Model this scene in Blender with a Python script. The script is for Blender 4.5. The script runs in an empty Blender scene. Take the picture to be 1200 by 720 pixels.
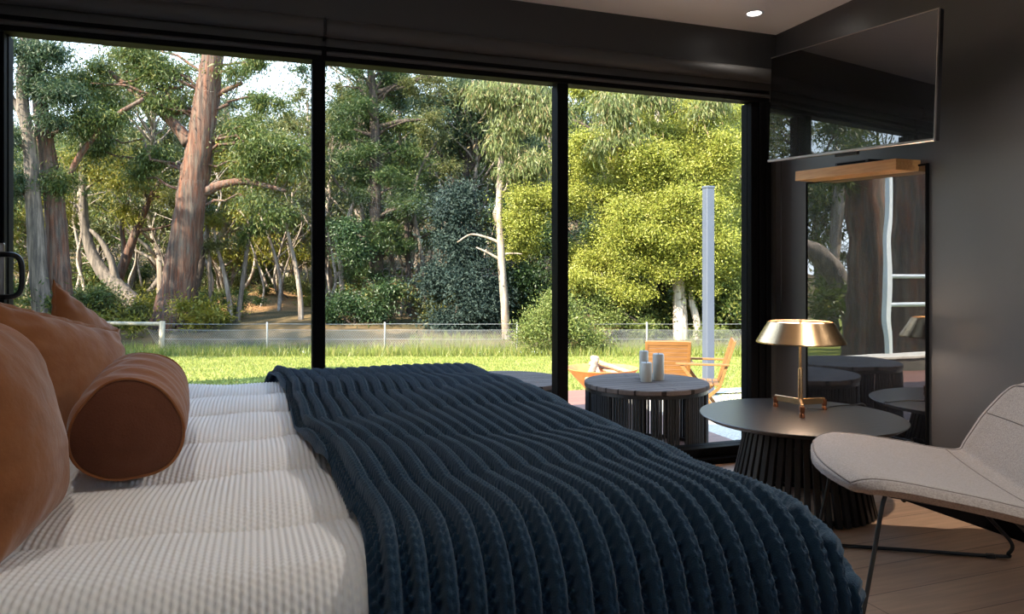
import bpy, math, random
import numpy as np
from mathutils import Vector
S = bpy.context.scene
COL = S.collection
PI = math.pi
random.seed(7)
RNG = np.random.default_rng(7)

# ------------------------------------------------------------------ camera, sky, sun, exposure
CAMZ = 1.09
FPX = 850.0
YAW = math.atan(300 / 850)
SN, CS = math.sin(YAW), math.cos(YAW)
cam_d = bpy.data.cameras.new('camera')
cam = bpy.data.objects.new('camera', cam_d); COL.objects.link(cam)
cam.location = (0, 0, CAMZ)
cam.rotation_euler = (PI / 2, 0, -YAW)
cam_d.sensor_width = 36
cam_d.lens = FPX / 1200 * 36
cam_d.shift_y = -41 / 1200
cam_d.clip_start = .02
S.camera = cam
S.view_settings.view_transform = 'Standard'
S.view_settings.look = 'None'
S.view_settings.gamma = 1
S.view_settings.use_curve_mapping = False
S.view_settings.exposure = 1.0

SKY = 2.4
w = bpy.data.worlds.new('sky'); S.world = w; w.use_nodes = True
wn, wl = w.node_tree.nodes, w.node_tree.links
wn.clear()
wo = wn.new('ShaderNodeOutputWorld'); bg = wn.new('ShaderNodeBackground')
tc = wn.new('ShaderNodeTexCoord'); sx = wn.new('ShaderNodeSeparateXYZ'); rp = wn.new('ShaderNodeValToRGB')
wl.new(tc.outputs['Generated'], sx.inputs[0]); wl.new(sx.outputs['Z'], rp.inputs[0])
e = rp.color_ramp.elements
e[0].position = 0.0; e[0].color = (.80, .90, 1, 1)
e[1].position = .75; e[1].color = (.42, .64, 1, 1)
k = e.new(.25); k.color = (.62, .80, 1, 1)
bg.inputs['Strength'].default_value = SKY
wl.new(rp.outputs[0], bg.inputs['Color']); wl.new(bg.outputs[0], wo.inputs[0])

sun_d = bpy.data.lights.new('sun', 'SUN')
sun = bpy.data.objects.new('sun', sun_d); COL.objects.link(sun)
sun_d.energy = 14.0; sun_d.angle = .01; sun_d.color = (1, .90, .72)
SUN_TO = Vector((-.80, -.42, .72)).normalized()
sun.rotation_euler = SUN_TO.to_track_quat('Z', 'Y').to_euler()
sun.location = (-10, -5, 20)


def P(u, v, s):
    """a point seen at pixel (u, v) of the photograph, s metres deep"""
    t = (u - 600) / FPX
    return np.array((s * (CS * t + SN), s * (CS - SN * t), CAMZ + s * (319 - v) / FPX))


def dep(x, y): return SN * x + CS * y


# ------------------------------------------------------------------ helpers
class M:
    def __init__(s): s.v = []; s.f = []
    def add(s, vs, fs):
        o = len(s.v); s.v.extend([tuple(map(float, p)) for p in vs]); s.f.extend([tuple(i + o for i in f) for f in fs]); return s
    def box(s, x0, x1, y0, y1, z0, z1, b=0.0):
        return s.obox(((x0 + x1) / 2, (y0 + y1) / 2, (z0 + z1) / 2), (1, 0, 0), (0, 1, 0), (0, 0, 1), (x1 - x0) / 2, (y1 - y0) / 2, (z1 - z0) / 2, b)
    def obox(s, c, ax, ay, az, hx, hy, hz, b=0.0):
        c, ax, ay, az = [np.array(q, float) for q in (c, ax, ay, az)]
        if b <= 0:
            vs = [c + ax * hx * i + ay * hy * j + az * hz * l for l in (-1, 1) for j in (-1, 1) for i in (-1, 1)]
            return s.add(vs, [(0, 2, 3, 1), (4, 5, 7, 6), (0, 1, 5, 4), (2, 6, 7, 3), (0, 4, 6, 2), (1, 3, 7, 5)])
        vs = []; idx = {}
        for l in (-1, 1):
            for j in (-1, 1):
                for i in (-1, 1):
                    for ch in range(3):
                        e3 = [hx - b, hy - b, hz - b]; e3[ch] = [hx, hy, hz][ch]
                        idx[(i, j, l, ch)] = len(vs); vs.append(c + ax * i * e3[0] + ay * j * e3[1] + az * l * e3[2])
        F = []
        cyc = [(-1, -1), (1, -1), (1, 1), (-1, 1)]
        for sg in (-1, 1):
            for ch in range(3):
                q = []
                for a, bb in cyc:
                    k3 = [0, 0, 0]; k3[ch] = sg; k3[(ch + 1) % 3] = a; k3[(ch + 2) % 3] = bb
                    q.append(idx[(*k3, ch)])
                F.append(tuple(q) if sg > 0 else tuple(reversed(q)))
        for ch in range(3):
            a1, a2 = (ch + 1) % 3, (ch + 2) % 3
            for sa in (-1, 1):
                for sb in (-1, 1):
                    def kk(sc, cc):
                        k3 = [0, 0, 0]; k3[ch] = sc; k3[a1] = sa; k3[a2] = sb; return idx[(*k3, cc)]
                    F.append((kk(-1, a1), kk(1, a1), kk(1, a2), kk(-1, a2)))
        for l in (-1, 1):
            for j in (-1, 1):
                for i in (-1, 1): F.append(tuple(idx[(i, j, l, ch)] for ch in range(3)))
        return s.add(vs, F)
    def tube(s, path, rad, n=10, cap=True, noise=0.0):
        p = np.array(path, float); m = len(p)
        r = np.full(m, rad, float) if np.isscalar(rad) else np.array(rad, float)
        t = np.gradient(p, axis=0); t /= np.linalg.norm(t, axis=1)[:, None] + 1e-12
        u = np.cross(t[0], (0.31, 0.17, .93) if abs(t[0][2]) < .9 else (1, .1, 0)); u /= np.linalg.norm(u)
        vs = []
        for i in range(m):
            u = u - t[i] * u.dot(t[i]); u /= np.linalg.norm(u); w_ = np.cross(t[i], u)
            for k in range(n):
                a = 2 * PI * k / n
                rr = r[i] * (1 + (noise * (RNG.random() - .5) * 2 if noise else 0))
                vs.append(p[i] + rr * (math.cos(a) * u + math.sin(a) * w_))
        F = [(i * n + k, i * n + (k + 1) % n, (i + 1) * n + (k + 1) % n, (i + 1) * n + k) for i in range(m - 1) for k in range(n)]
        if cap:
            F.append(tuple(range(n - 1, -1, -1))); F.append(tuple((m - 1) * n + k for k in range(n)))
        return s.add(vs, F)
    def lathe(s, c, prof, n=48, cap=True):
        vs = []; m = len(prof)
        for r, z in prof:
            for k in range(n):
                a = 2 * PI * k / n; vs.append((c[0] + r * math.cos(a), c[1] + r * math.sin(a), c[2] + z))
        F = [(i * n + k, i * n + (k + 1) % n, (i + 1) * n + (k + 1) % n, (i + 1) * n + k) for i in range(m - 1) for k in range(n)]
        if cap:
            F.append(tuple(range(n - 1, -1, -1))); F.append(tuple((m - 1) * n + k for k in range(n)))
        return s.add(vs, F)


def spline(pts, n=6):
    """Catmull-Rom through rows of pts (any number of columns)"""
    p = np.array(pts, float); q = np.vstack([2 * p[0] - p[1], p, 2 * p[-1] - p[-2]]); out = []
    for i in range(1, len(q) - 2):
        for k in range(n):
            t = k / n; a, b, c, d = q[i - 1], q[i], q[i + 1], q[i + 2]
            out.append(.5 * (2 * b + (c - a) * t + (2 * a - 5 * b + 4 * c - d) * t * t + (3 * b - a - 3 * c + d) * t ** 3))
    out.append(p[-1]); return np.array(out)


def rootloc(o):
    r = Vector((0, 0, 0))
    while o is not None: r = r + o.location; o = o.parent
    return np.array(r)


def link_mesh(name, verts, faces, mt, parent=None, smooth=False):
    me = bpy.data.meshes.new(name)
    v = np.asarray(verts, dtype=np.float32).reshape(-1, 3)
    if parent is not None: v = v - rootloc(parent).astype(np.float32)
    if isinstance(faces, np.ndarray):
        nf, kf = faces.shape
        me.vertices.add(len(v)); me.vertices.foreach_set('co', v.ravel())
        me.loops.add(nf * kf); me.loops.foreach_set('vertex_index', faces.astype(np.int32).ravel())
        me.polygons.add(nf); me.polygons.foreach_set('loop_start', np.arange(0, nf * kf, kf, dtype=np.int32))
        me.polygons.foreach_set('loop_total', np.full(nf, kf, np.int32))
        me.update(calc_edges=True)
    else:
        me.from_pydata([tuple(q) for q in v.tolist()], [], faces)
    if smooth: me.polygons.foreach_set('use_smooth', np.ones(len(me.polygons), bool))
    me.materials.append(mt)
    o = bpy.data.objects.new(name, me); COL.objects.link(o)
    if parent is not None: o.parent = parent
    return o


def obj(name, m, mt, parent=None, smooth=False, auto=None):
    o = link_mesh(name, m.v, m.f, mt, parent, smooth or auto is not None)
    if auto is not None:
        try:
            o.data.set_sharp_from_angle(angle=math.radians(auto))
        except Exception:
            pass
    return o


def tag(o, label=None, cat=None, group=None, kind=None):
    if label: o['label'] = label
    if cat: o['category'] = cat
    if group: o['group'] = group
    if kind: o['kind'] = kind
    return o


def thing(name, label, cat, loc=(0, 0, 0), group=None, kind=None):
    o = bpy.data.objects.new(name, None); COL.objects.link(o)
    o.location = tuple(float(q) for q in loc); o.empty_display_size = .1
    return tag(o, label, cat, group, kind)


def struct(name, m, mt, parent=None, **kw):
    o = obj(name, m, mt, parent, **kw)
    if parent is None: o['kind'] = 'structure'
    return o


def copy_tree(o, parent=None):
    c = o.copy(); COL.objects.link(c)
    if parent is not None: c.parent = parent
    for ch in list(o.children): copy_tree(ch, c)
    return c


# ------------------------------------------------------------------ materials
def mat(name, c, rough=.6, metal=0.0, c2=None, scale=8, stretch=(1, 1, 1), bump=0.0, bscale=None, spec=.5, det=4, emis=None, estr=0, coat=0, sheen=0, lo=.35, hi=.65, streak=0):
    m = bpy.data.materials.new(name); m.use_nodes = True
    n, l = m.node_tree.nodes, m.node_tree.links
    b = n['Principled BSDF']
    b.inputs['Base Color'].default_value = (*c, 1); b.inputs['Roughness'].default_value = rough
    b.inputs['Metallic'].default_value = metal; b.inputs['Specular IOR Level'].default_value = spec
    if coat: b.inputs['Coat Weight'].default_value = coat
    if sheen: b.inputs['Sheen Weight'].default_value = sheen; b.inputs['Sheen Roughness'].default_value = .4
    if emis: b.inputs['Emission Color'].default_value = (*emis, 1); b.inputs['Emission Strength'].default_value = estr
    if c2 or bump:
        t = n.new('ShaderNodeTexCoord'); mp = n.new('ShaderNodeMapping'); mp.inputs['Scale'].default_value = stretch
        nz = n.new('ShaderNodeTexNoise'); nz.inputs['Scale'].default_value = scale; nz.inputs['Detail'].default_value = det
        l.new(t.outputs['Object'], mp.inputs[0]); l.new(mp.outputs[0], nz.inputs['Vector'])
        if c2:
            r = n.new('ShaderNodeValToRGB'); r.color_ramp.elements[0].position = lo; r.color_ramp.elements[1].position = hi
            r.color_ramp.elements[0].color = (*c, 1); r.color_ramp.elements[1].color = (*c2, 1)
            l.new(nz.outputs['Fac'], r.inputs[0]); l.new(r.outputs[0], b.inputs['Base Color'])
            if streak:
                m2 = n.new('ShaderNodeMapping'); m2.inputs['Scale'].default_value = (9, 9, .55); l.new(t.outputs['Object'], m2.inputs[0])
                n2 = n.new('ShaderNodeTexNoise'); n2.inputs['Scale'].default_value = 1.3; n2.inputs['Detail'].default_value = 7; n2.inputs['Roughness'].default_value = .65; l.new(m2.outputs[0], n2.inputs['Vector'])
                r2 = n.new('ShaderNodeValToRGB'); r2.color_ramp.elements[0].position = .38; r2.color_ramp.elements[1].position = .62
                q_ = 1 - streak; r2.color_ramp.elements[0].color = (q_, q_, q_, 1); r2.color_ramp.elements[1].color = (1.15, 1.12, 1.08, 1); l.new(n2.outputs['Fac'], r2.inputs[0])
                mx = n.new('ShaderNodeMix'); mx.data_type = 'RGBA'; mx.blend_type = 'MULTIPLY'; mx.inputs[0].default_value = 1
                l.new(r.outputs[0], mx.inputs[6]); l.new(r2.outputs[0], mx.inputs[7]); l.new(mx.outputs[2], b.inputs['Base Color'])
        if bump:
            nb = n.new('ShaderNodeTexNoise'); nb.inputs['Scale'].default_value = bscale or scale; nb.inputs['Detail'].default_value = det
            l.new(mp.outputs[0], nb.inputs['Vector'])
            bp = n.new('ShaderNodeBump'); bp.inputs['Strength'].default_value = bump; bp.inputs['Distance'].default_value = .01
            l.new(nb.outputs['Fac'], bp.inputs['Height']); l.new(bp.outputs[0], b.inputs['Normal'])
    return m


def leaf_mat(name, c1, c2, c3=None, trans=.35, rough=.5):
    m = bpy.data.materials.new(name); m.use_nodes = True
    n, l = m.node_tree.nodes, m.node_tree.links
    b = n['Principled BSDF']; b.inputs['Roughness'].default_value = rough; b.inputs['Specular IOR Level'].default_value = .35
    g = n.new('ShaderNodeNewGeometry'); r = n.new('ShaderNodeValToRGB')
    r.color_ramp.elements[0].color = (*c1, 1); r.color_ramp.elements[1].color = (*c2, 1)
    r.color_ramp.elements[0].position = 0.0; r.color_ramp.elements[1].position = .8 if c3 else 1
    if c3: q = r.color_ramp.elements.new(1.0); q.color = (*c3, 1)
    l.new(g.outputs['Random Per Island'], r.inputs[0]); l.new(r.outputs[0], b.inputs['Base Color'])
    t = n.new('ShaderNodeBsdfTranslucent'); l.new(r.outputs[0], t.inputs['Color'])
    mx = n.new('ShaderNodeMixShader'); mx.inputs[0].default_value = trans
    l.new(b.outputs[0], mx.inputs[1]); l.new(t.outputs[0], mx.inputs[2])
    l.new(mx.outputs[0], n['Material Output'].inputs['Surface'])
    return m


def glass_mat(name, tint=(1, 1, 1), refl=1.0):
    m = bpy.data.materials.new(name); m.use_nodes = True
    n, l = m.node_tree.nodes, m.node_tree.links; n.remove(n['Principled BSDF'])
    t = n.new('ShaderNodeBsdfTransparent'); t.inputs[0].default_value = (*tint, 1)
    g = n.new('ShaderNodeBsdfGlossy'); g.inputs['Roughness'].default_value = 0.0
    f = n.new('ShaderNodeFresnel'); f.inputs['IOR'].default_value = 1.10
    mx = n.new('ShaderNodeMixShader'); l.new(f.outputs[0], mx.inputs[0]); l.new(t.outputs[0], mx.inputs[1]); l.new(g.outputs[0], mx.inputs[2])
    l.new(mx.outputs[0], n['Material Output'].inputs['Surface'])
    return m


def mirror_mat(name, refl, wav=0.0, rough=0.0):
    m = bpy.data.materials.new(name); m.use_nodes = True
    n, l = m.node_tree.nodes, m.node_tree.links
    b = n['Principled BSDF']; b.inputs['Base Color'].default_value = (.004, .004, .005, 1); b.inputs['Roughness'].default_value = .2
    g = n.new('ShaderNodeBsdfGlossy'); g.inputs['Roughness'].default_value = rough
    mx = n.new('ShaderNodeMixShader'); mx.inputs[0].default_value = refl
    l.new(b.outputs[0], mx.inputs[1]); l.new(g.outputs[0], mx.inputs[2])
    l.new(mx.outputs[0], n['Material Output'].inputs['Surface'])
    if wav:
        t = n.new('ShaderNodeTexCoord'); nz = n.new('ShaderNodeTexNoise'); nz.inputs['Scale'].default_value = 3.0; nz.inputs['Detail'].default_value = 1
        bp = n.new('ShaderNodeBump'); bp.inputs['Strength'].default_value = wav; bp.inputs['Distance'].default_value = .01
        l.new(t.outputs['Object'], nz.inputs['Vector']); l.new(nz.outputs['Fac'], bp.inputs['Height']); l.new(bp.outputs[0], g.inputs['Normal'])
    return m


def plank_mat(name, c1, c2, mortar, w_, ln, rough=.4, rot=0, grain=.5, gap=.003):
    m = bpy.data.materials.new(name); m.use_nodes = True
    n, l = m.node_tree.nodes, m.node_tree.links; b = n['Principled BSDF']; b.inputs['Roughness'].default_value = rough
    t = n.new('ShaderNodeTexCoord'); mp = n.new('ShaderNodeMapping'); mp.inputs['Rotation'].default_value = (0, 0, rot)
    br = n.new('ShaderNodeTexBrick'); br.inputs['Scale'].default_value = 1; br.inputs['Brick Width'].default_value = ln; br.inputs['Row Height'].default_value = w_
    br.inputs['Mortar Size'].default_value = gap; br.inputs['Color1'].default_value = (*c1, 1); br.inputs['Color2'].default_value = (*c2, 1); br.inputs['Mortar'].default_value = (*mortar, 1)
    br.offset = .37; br.inputs['Bias'].default_value = 0.0
    l.new(t.outputs['Object'], mp.inputs[0]); l.new(mp.outputs[0], br.inputs['Vector'])
    m2 = n.new('ShaderNodeMapping'); m2.inputs['Scale'].default_value = (1.2, 14, 1); l.new(mp.outputs[0], m2.inputs[0])
    nz = n.new('ShaderNodeTexNoise'); nz.inputs['Scale'].default_value = 3; nz.inputs['Detail'].default_value = 6; nz.inputs['Distortion'].default_value = .6; l.new(m2.outputs[0], nz.inputs['Vector'])
    r = n.new('ShaderNodeValToRGB'); r.color_ramp.elements[0].position = .3; r.color_ramp.elements[1].position = .7
    r.color_ramp.elements[0].color = (1 - grain, 1 - grain, 1 - grain, 1); r.color_ramp.elements[1].color = (1, 1, 1, 1); l.new(nz.outputs['Fac'], r.inputs[0])
    mx = n.new('ShaderNodeMix'); mx.data_type = 'RGBA'; mx.blend_type = 'MULTIPLY'; mx.inputs[0].default_value = 1
    l.new(br.outputs['Color'], mx.inputs[6]); l.new(r.outputs[0], mx.inputs[7]); l.new(mx.outputs[2], b.inputs['Base Color'])
    bp = n.new('ShaderNodeBump'); bp.inputs['Strength'].default_value = .25; bp.inputs['Distance'].default_value = .003; bp.invert = True
    l.new(br.outputs['Fac'], bp.inputs['Height']); l.new(bp.outputs[0], b.inputs['Normal'])
    return m


def opal_mat(name, c, rough, emis, estr, bump=0):
    m = mat(name, c, rough, emis=emis, estr=estr, bump=bump); n, l = m.node_tree.nodes, m.node_tree.links
    t = n.new('ShaderNodeBsdfTranslucent'); t.inputs['Color'].default_value = (1, .95, .9, 1); mx = n.new('ShaderNodeMixShader'); mx.inputs[0].default_value = .6
    l.new(n['Principled BSDF'].outputs[0], mx.inputs[1]); l.new(t.outputs[0], mx.inputs[2]); l.new(mx.outputs[0], n['Material Output'].inputs['Surface'])
    return m


MT = dict(
    wall=mat('charcoal_paint', (.058, .057, .060), .36, c2=(.064, .063, .066), scale=3, bump=.03, bscale=120, spec=.9),
    wallwin=mat('black_paint', (.034, .032, .030), .5, bump=.04, bscale=120),
    ceiling=mat('white_ceiling_paint', (.88, .87, .86), .8, bump=.02, bscale=80),
    black=mat('black_powdercoat', (.008, .008, .008), .4, bump=.02, bscale=300),
    frame=mat('black_aluminium', (.004, .004, .0045), .6, bump=.02, bscale=200, spec=.05),
    blind=mat('charcoal_blind_fabric', (.042, .040, .038), .6, bump=.15, bscale=500),
    glass=glass_mat('window_glass'),
    oakfloor=plank_mat('oak_floor', (.56, .32, .19), (.66, .405, .25), (.22, .12, .07), .19, 1.9, .38, 0, .22, .002),
    deck=plank_mat('red_hardwood_deck', (.15, .058, .036), (.20, .085, .052), (.02, .01, .008), .14, 3.2, .55, 0, .35, .004),
    shelf=mat('oak_veneer', (.52, .26, .095), .45, c2=(.62, .34, .13), scale=6, stretch=(14, 1.2, 14), bump=.1),
    tvscreen=mirror_mat('dark_screen_glass', .19),
    panel=mirror_mat('tinted_mirror_glass', .27, .10),
    tvbody=mat('black_plastic', (.008, .008, .009), .4, bump=.02, bscale=200),
    silver=mat('brushed_silver', (.55, .50, .48), .3, 1.0, bump=.03, bscale=200),
    white=mat('white_plastic', (.8, .8, .8), .35, bump=.01, bscale=100),
    brass=mat('brushed_brass', (.72, .49, .27), .27, 1.0, c2=(.66, .44, .24), scale=40, stretch=(1, 1, 30), bump=.03, bscale=60),
    copper=mat('copper', (.55, .20, .09), .25, 1.0, bump=.02, bscale=60),
    tabletop=mat('black_stained_timber', (.008, .008, .008), .32, c2=(.011, .011, .0105), scale=5, stretch=(1, 18, 1), bump=.08, spec=.6),
    slat=mat('black_stained_slats', (.010, .010, .011), .42, c2=(.014, .014, .014), scale=9, stretch=(10, 10, 1), bump=.1),
    chair=mat('grey_wool_felt', (.165, .142, .130), .95, c2=(.26, .232, .215), scale=190, det=2, bump=.35, bscale=350, sheen=.15, lo=.3, hi=.7),
    seam=mat('dark_grey_piping', (.12, .10, .092), .9, bump=.2, bscale=300),
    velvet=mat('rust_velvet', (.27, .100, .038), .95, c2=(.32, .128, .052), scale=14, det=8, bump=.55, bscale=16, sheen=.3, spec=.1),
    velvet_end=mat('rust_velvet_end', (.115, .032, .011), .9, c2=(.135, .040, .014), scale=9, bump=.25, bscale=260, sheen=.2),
    mattress=mat('white_mattress', (.7, .7, .7), .9, bump=.1, bscale=100),
    bedbase=mat('charcoal_upholstery', (.05, .05, .052), .95, bump=.2, bscale=300),
    drumtop=plank_mat('weathered_grey_timber', (.095, .072, .060), (.125, .097, .083), (.02, .015, .012), .075, 4, .6, 0, .35, .004),
    cord=mat('black_rope', (.010, .010, .011), .75, bump=.4, bscale=300),
    candle=mat('ivory_wax', (.30, .285, .245), .45, c2=(.33, .315, .275), scale=12),
    wick=mat('burnt_wick', (.02, .015, .01), .9, bump=.1),
    teak=mat('oiled_teak', (.145, .062, .012), .5, c2=(.185, .084, .020), scale=6, stretch=(1, 8, 8), bump=.1),
    rust=mat('orange_rusted_steel', (.42, .125, .03), .75, c2=(.50, .17, .05), scale=14, bump=.2),
    log=mat('split_log', (.40, .28, .17), .85, c2=(.20, .13, .08), scale=9, stretch=(1, 5, 5), bump=.4),
    post=mat('blue_grey_paint', (.050, .060, .082), .5, c2=(.056, .066, .088), scale=5, bump=.05),
    gravel=mat('pale_gravel', (.26, .22, .17), .9, c2=(.50, .44, .36), scale=70, bump=.8, bscale=70),
    concrete=mat('pale_concrete', (.42, .38, .32), .85, c2=(.50, .46, .40), scale=7, bump=.1, bscale=60),
    lawn=mat('mown_grass', (.15, .17, .032), .95, c2=(.22, .23, .052), scale=1.6, bump=.6, bscale=40, det=8, spec=.1),
    bush=mat('leaf_litter', (.050, .043, .022), .95, c2=(.115, .078, .038), scale=.35, bump=.7, bscale=6, det=8, lo=.4, hi=.6, spec=.1),
    dirt=mat('orange_earth', (.23, .12, .055), .95, c2=(.12, .085, .04), scale=.7, bump=.8, bscale=5, det=8, spec=.1),
    galv=mat('galvanised_wire', (.25, .25, .25), .5, .6, bump=.02),
    galvpost=mat('galvanised_post', (.28, .28, .27), .5, .3, c2=(.34, .34, .33), scale=6),
    oldwood=mat('weathered_fence_timber', (.22, .19, .13), .85, c2=(.32, .28, .21), scale=5, stretch=(4, 4, 1), bump=.3),
    gumbark=mat('rust_and_grey_gum_bark', (.105, .034, .013), .85, c2=(.095, .072, .055), scale=3.2, stretch=(3.2, 3.2, .35), bump=1.5, bscale=9, det=6, streak=.72),
    darkbark=mat('dark_fibrous_bark', (.030, .020, .014), .9, c2=(.065, .046, .034), scale=4, stretch=(4, 4, .5), bump=1.0, bscale=9, det=6, streak=.6),
    greybark=mat('grey_gum_bark', (.075, .06, .047), .85, c2=(.16, .13, .105), scale=2.6, stretch=(3, 3, .6), bump=.6, bscale=8, det=6, streak=.6),
    palebark=mat('pale_gum_bark', (.15, .11, .08), .8, c2=(.28, .24, .20), scale=2, stretch=(3, 3, .7), bump=.4, bscale=8, det=5, streak=.45),
    whitebark=mat('white_gum_bark', (.20, .14, .09), .8, c2=(.46, .40, .34), scale=3, stretch=(3, 3, .8), bump=.4, bscale=8, det=5, lo=.3, hi=.5, streak=.4),
    whitepaint=mat('white_painted_timber', (.6, .62, .64), .5, bump=.1, bscale=30),
    stone=mat('dark_garden_wall', (.05, .045, .035), .9, c2=(.09, .08, .06), scale=12, bump=.5),
    lamp_glow=opal_mat('lit_opal_diffuser', (.9, .8, .7), .5, emis=(1, .72, .52), estr=7, bump=.01),
    down_glow=mat('lit_downlight_lens', (.9, .9, .9), .5, emis=(1, .95, .88), estr=6, bump=.01),
    soffit=mat('eave_lining', (.05, .05, .05), .8, bump=.05),
    ring=mat('etched_ring', (.20, .20, .20), .6, bump=.02),
)
MT['drumtop'].node_tree.nodes['Principled BSDF'].inputs['Specular IOR Level'].default_value = .12
MT['drumtop'].node_tree.nodes['Principled BSDF'].inputs['Roughness'].default_value = .8
LF = dict(
    gum=leaf_mat('gum_leaves', (.030, .055, .013), (.078, .108, .022), (.17, .16, .036)),
    gumblue=leaf_mat('blue_green_gum_leaves', (.020, .045, .022), (.050, .080, .035), (.10, .12, .045)),
    olive=leaf_mat('olive_leaves', (.045, .058, .014), (.095, .105, .028), (.16, .14, .045)),
    gold=leaf_mat('golden_leaves', (.10, .11, .012), (.17, .16, .020), (.24, .19, .03), .4),
    yellow=leaf_mat('yellow_green_leaves', (.15, .175, .024), (.27, .28, .045), (.40, .37, .10), .4),
    weeping=leaf_mat('weeping_gum_leaves', (.075, .105, .030), (.15, .17, .055), (.24, .16, .08), .35),
    pine=leaf_mat('pine_needles', (.016, .038, .012), (.042, .072, .018), (.10, .115, .022)),
    teal=leaf_mat('dark_teal_leaves', (.007, .018, .015), (.018, .036, .028), (.042, .062, .046), .2, .75),
    dark=leaf_mat('dark_green_leaves', (.012, .030, .010), (.030, .060, .018), (.06, .09, .022), .25),
    lightb=leaf_mat('light_green_leaves', (.085, .12, .025), (.15, .18, .045), (.22, .22, .07), .4),
    grass=leaf_mat('grass_blades', (.10, .14, .025), (.18, .20, .045), (.28, .24, .09), .4),
)

# ------------------------------------------------------------------ the room
XR, YW, ZC, XL, YB = 2.926, 3.559, 2.506, -1.45, -2.6
ZH = 2.09
struct('floor', M().box(XL - .1, XR + .1, YB - .1, YW + .06, -.12, 0), MT['oakfloor'])
struct('ceiling', M().box(XL - .12, XR + .12, YB - .12, YW + .12, ZC, ZC + .12), MT['ceiling'])
struct('wall_right', M().box(XR, XR + .12, YB - .12, YW + .12, 0, ZC), MT['wall'])
struct('wall_left', M().box(XL - .12, XL, YB - .12, YW + .12, 0, ZC), MT['wall'])
struct('wall_window', M().box(XL, XR, YW, YW + .12, ZH + .07, ZC).box(XL, -1.06, YW, YW + .12, 0, ZH + .07).box(2.86, XR, YW, YW + .12, 0, ZH + .07), MT['wallwin'])
# back wall, behind the camera, with a window opening added for fill light
struct('wall_back', M().box(XL, XR, YB - .12, YB, 0, 1.8).box(XL, XR, YB - .12, YB, 2.3, ZC).box(XL, XL + .3, YB - .12, YB, 1.8, 2.3).box(XR - .3, XR, YB - .12, YB, 1.8, 2.3), MT['ceiling'])
wb = thing('added_fill_window', None, None, (0, YB, 0), kind='structure')  # unseen window, added to brighten the room from behind
m = M()
for x in (XL + .3, .74, XR - .35): m.box(x, x + .05, YB - .1, YB - .02, 1.8, 2.3)
m.box(XL + .3, XR - .3, YB - .1, YB - .02, 1.8, 1.85).box(XL + .3, XR - .3, YB - .1, YB - .02, 2.25, 2.3)
obj('frame', m, MT['frame'], wb)
obj('pane', M().box(XL + .35, XR - .35, YB - .062, YB - .058, 1.85, 2.25), MT['glass'], wb)
struct('baseboard_right', M().box(XR - .014, XR, YB, YW, 0, .09, .003), MT['frame'])
struct('roof_eave', M().box(-6.0, 3.15, YW + .12, YW + .45, 2.53, 2.68), MT['soffit'])

# sliding glass wall
win = thing('window_1', None, None, (0, YW, 0), kind='structure')
Y0, Y1 = YW - .03, YW + .09
obj('head_frame', M().box(-1.06, 2.86, Y0, YW + .06, ZH, ZH + .07, .004), MT['frame'], win)
obj('sill_track', M().box(-1.06, 2.86, Y0 - .045, Y1, 0, .035, .004).box(-1.06, 2.86, Y0, Y1, .035, .085, .004), MT['frame'], win)
for x, hw in ((-1.02, .035), (.28, .030), (1.535, .031)):
    obj('mullion', M().box(x - hw, x + hw, Y0 + .005, Y1 - .03, .085, ZH, .004).box(x - hw + .012, x + hw + .004, Y0 + .05, Y1, .085, ZH, .003), MT['frame'], win)
obj('jamb', M().box(2.745, 2.79, Y0 + .02, Y1, .085, ZH, .004).box(2.79, 2.825, Y0, Y1, .085, ZH, .003).box(2.825, 2.86, Y0 - .015, Y1, .085, ZH, .003), MT['frame'], win)
for a, b, yy in ((-.985, .25, .03), (.31, 1.504, .05), (1.566, 2.745, .03)):
    obj('glass_pane', M().box(a, b, YW + yy, YW + yy + .006, .085, ZH), MT['glass'], win)
for cx, nr in ((.654, 4), (1.149, 3), (2.39, 1)):
    m = M()
    for q in range(nr):
        c0 = np.array((cx + (q - (nr - 1) / 2) * .032, YW + .028, 1.087))
        m.tube([c0 + np.array((.017 * math.cos(a), 0, .020 * math.sin(a))) for a in np.linspace(0, 2 * PI, 25)], .0016, 5, False)
    obj('safety_ring_decal', m, MT['ring'], win, True)
# D-shaped pull on the leftmost stile
hz0, hz1 = .987, 1.163
hp = []
xh = -.99
for a in np.linspace(0, 1, 25):
    th = PI * (a - .5)
    hp.append((xh + .078 * (abs(math.cos(th)) ** .45), YW - .055 , (hz0 + hz1) / 2 + .088 * np.sign(math.sin(th)) * abs(math.sin(th)) ** .6))
m = M().tube(hp, .011, 12)
m.tube([(xh, YW - .055, hz0), (xh - .02, YW - .03, hz0)], .011, 10).tube([(xh, YW - .055, hz1), (xh - .02, YW - .03, hz1)], .011, 10)
hd = obj('pull_handle', m, MT['black'], win, True)
obj('latch_plate', M().box(-1.0, -.978, YW - .045, YW - .03, .99, 1.21, .004), MT['silver'], win)

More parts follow.
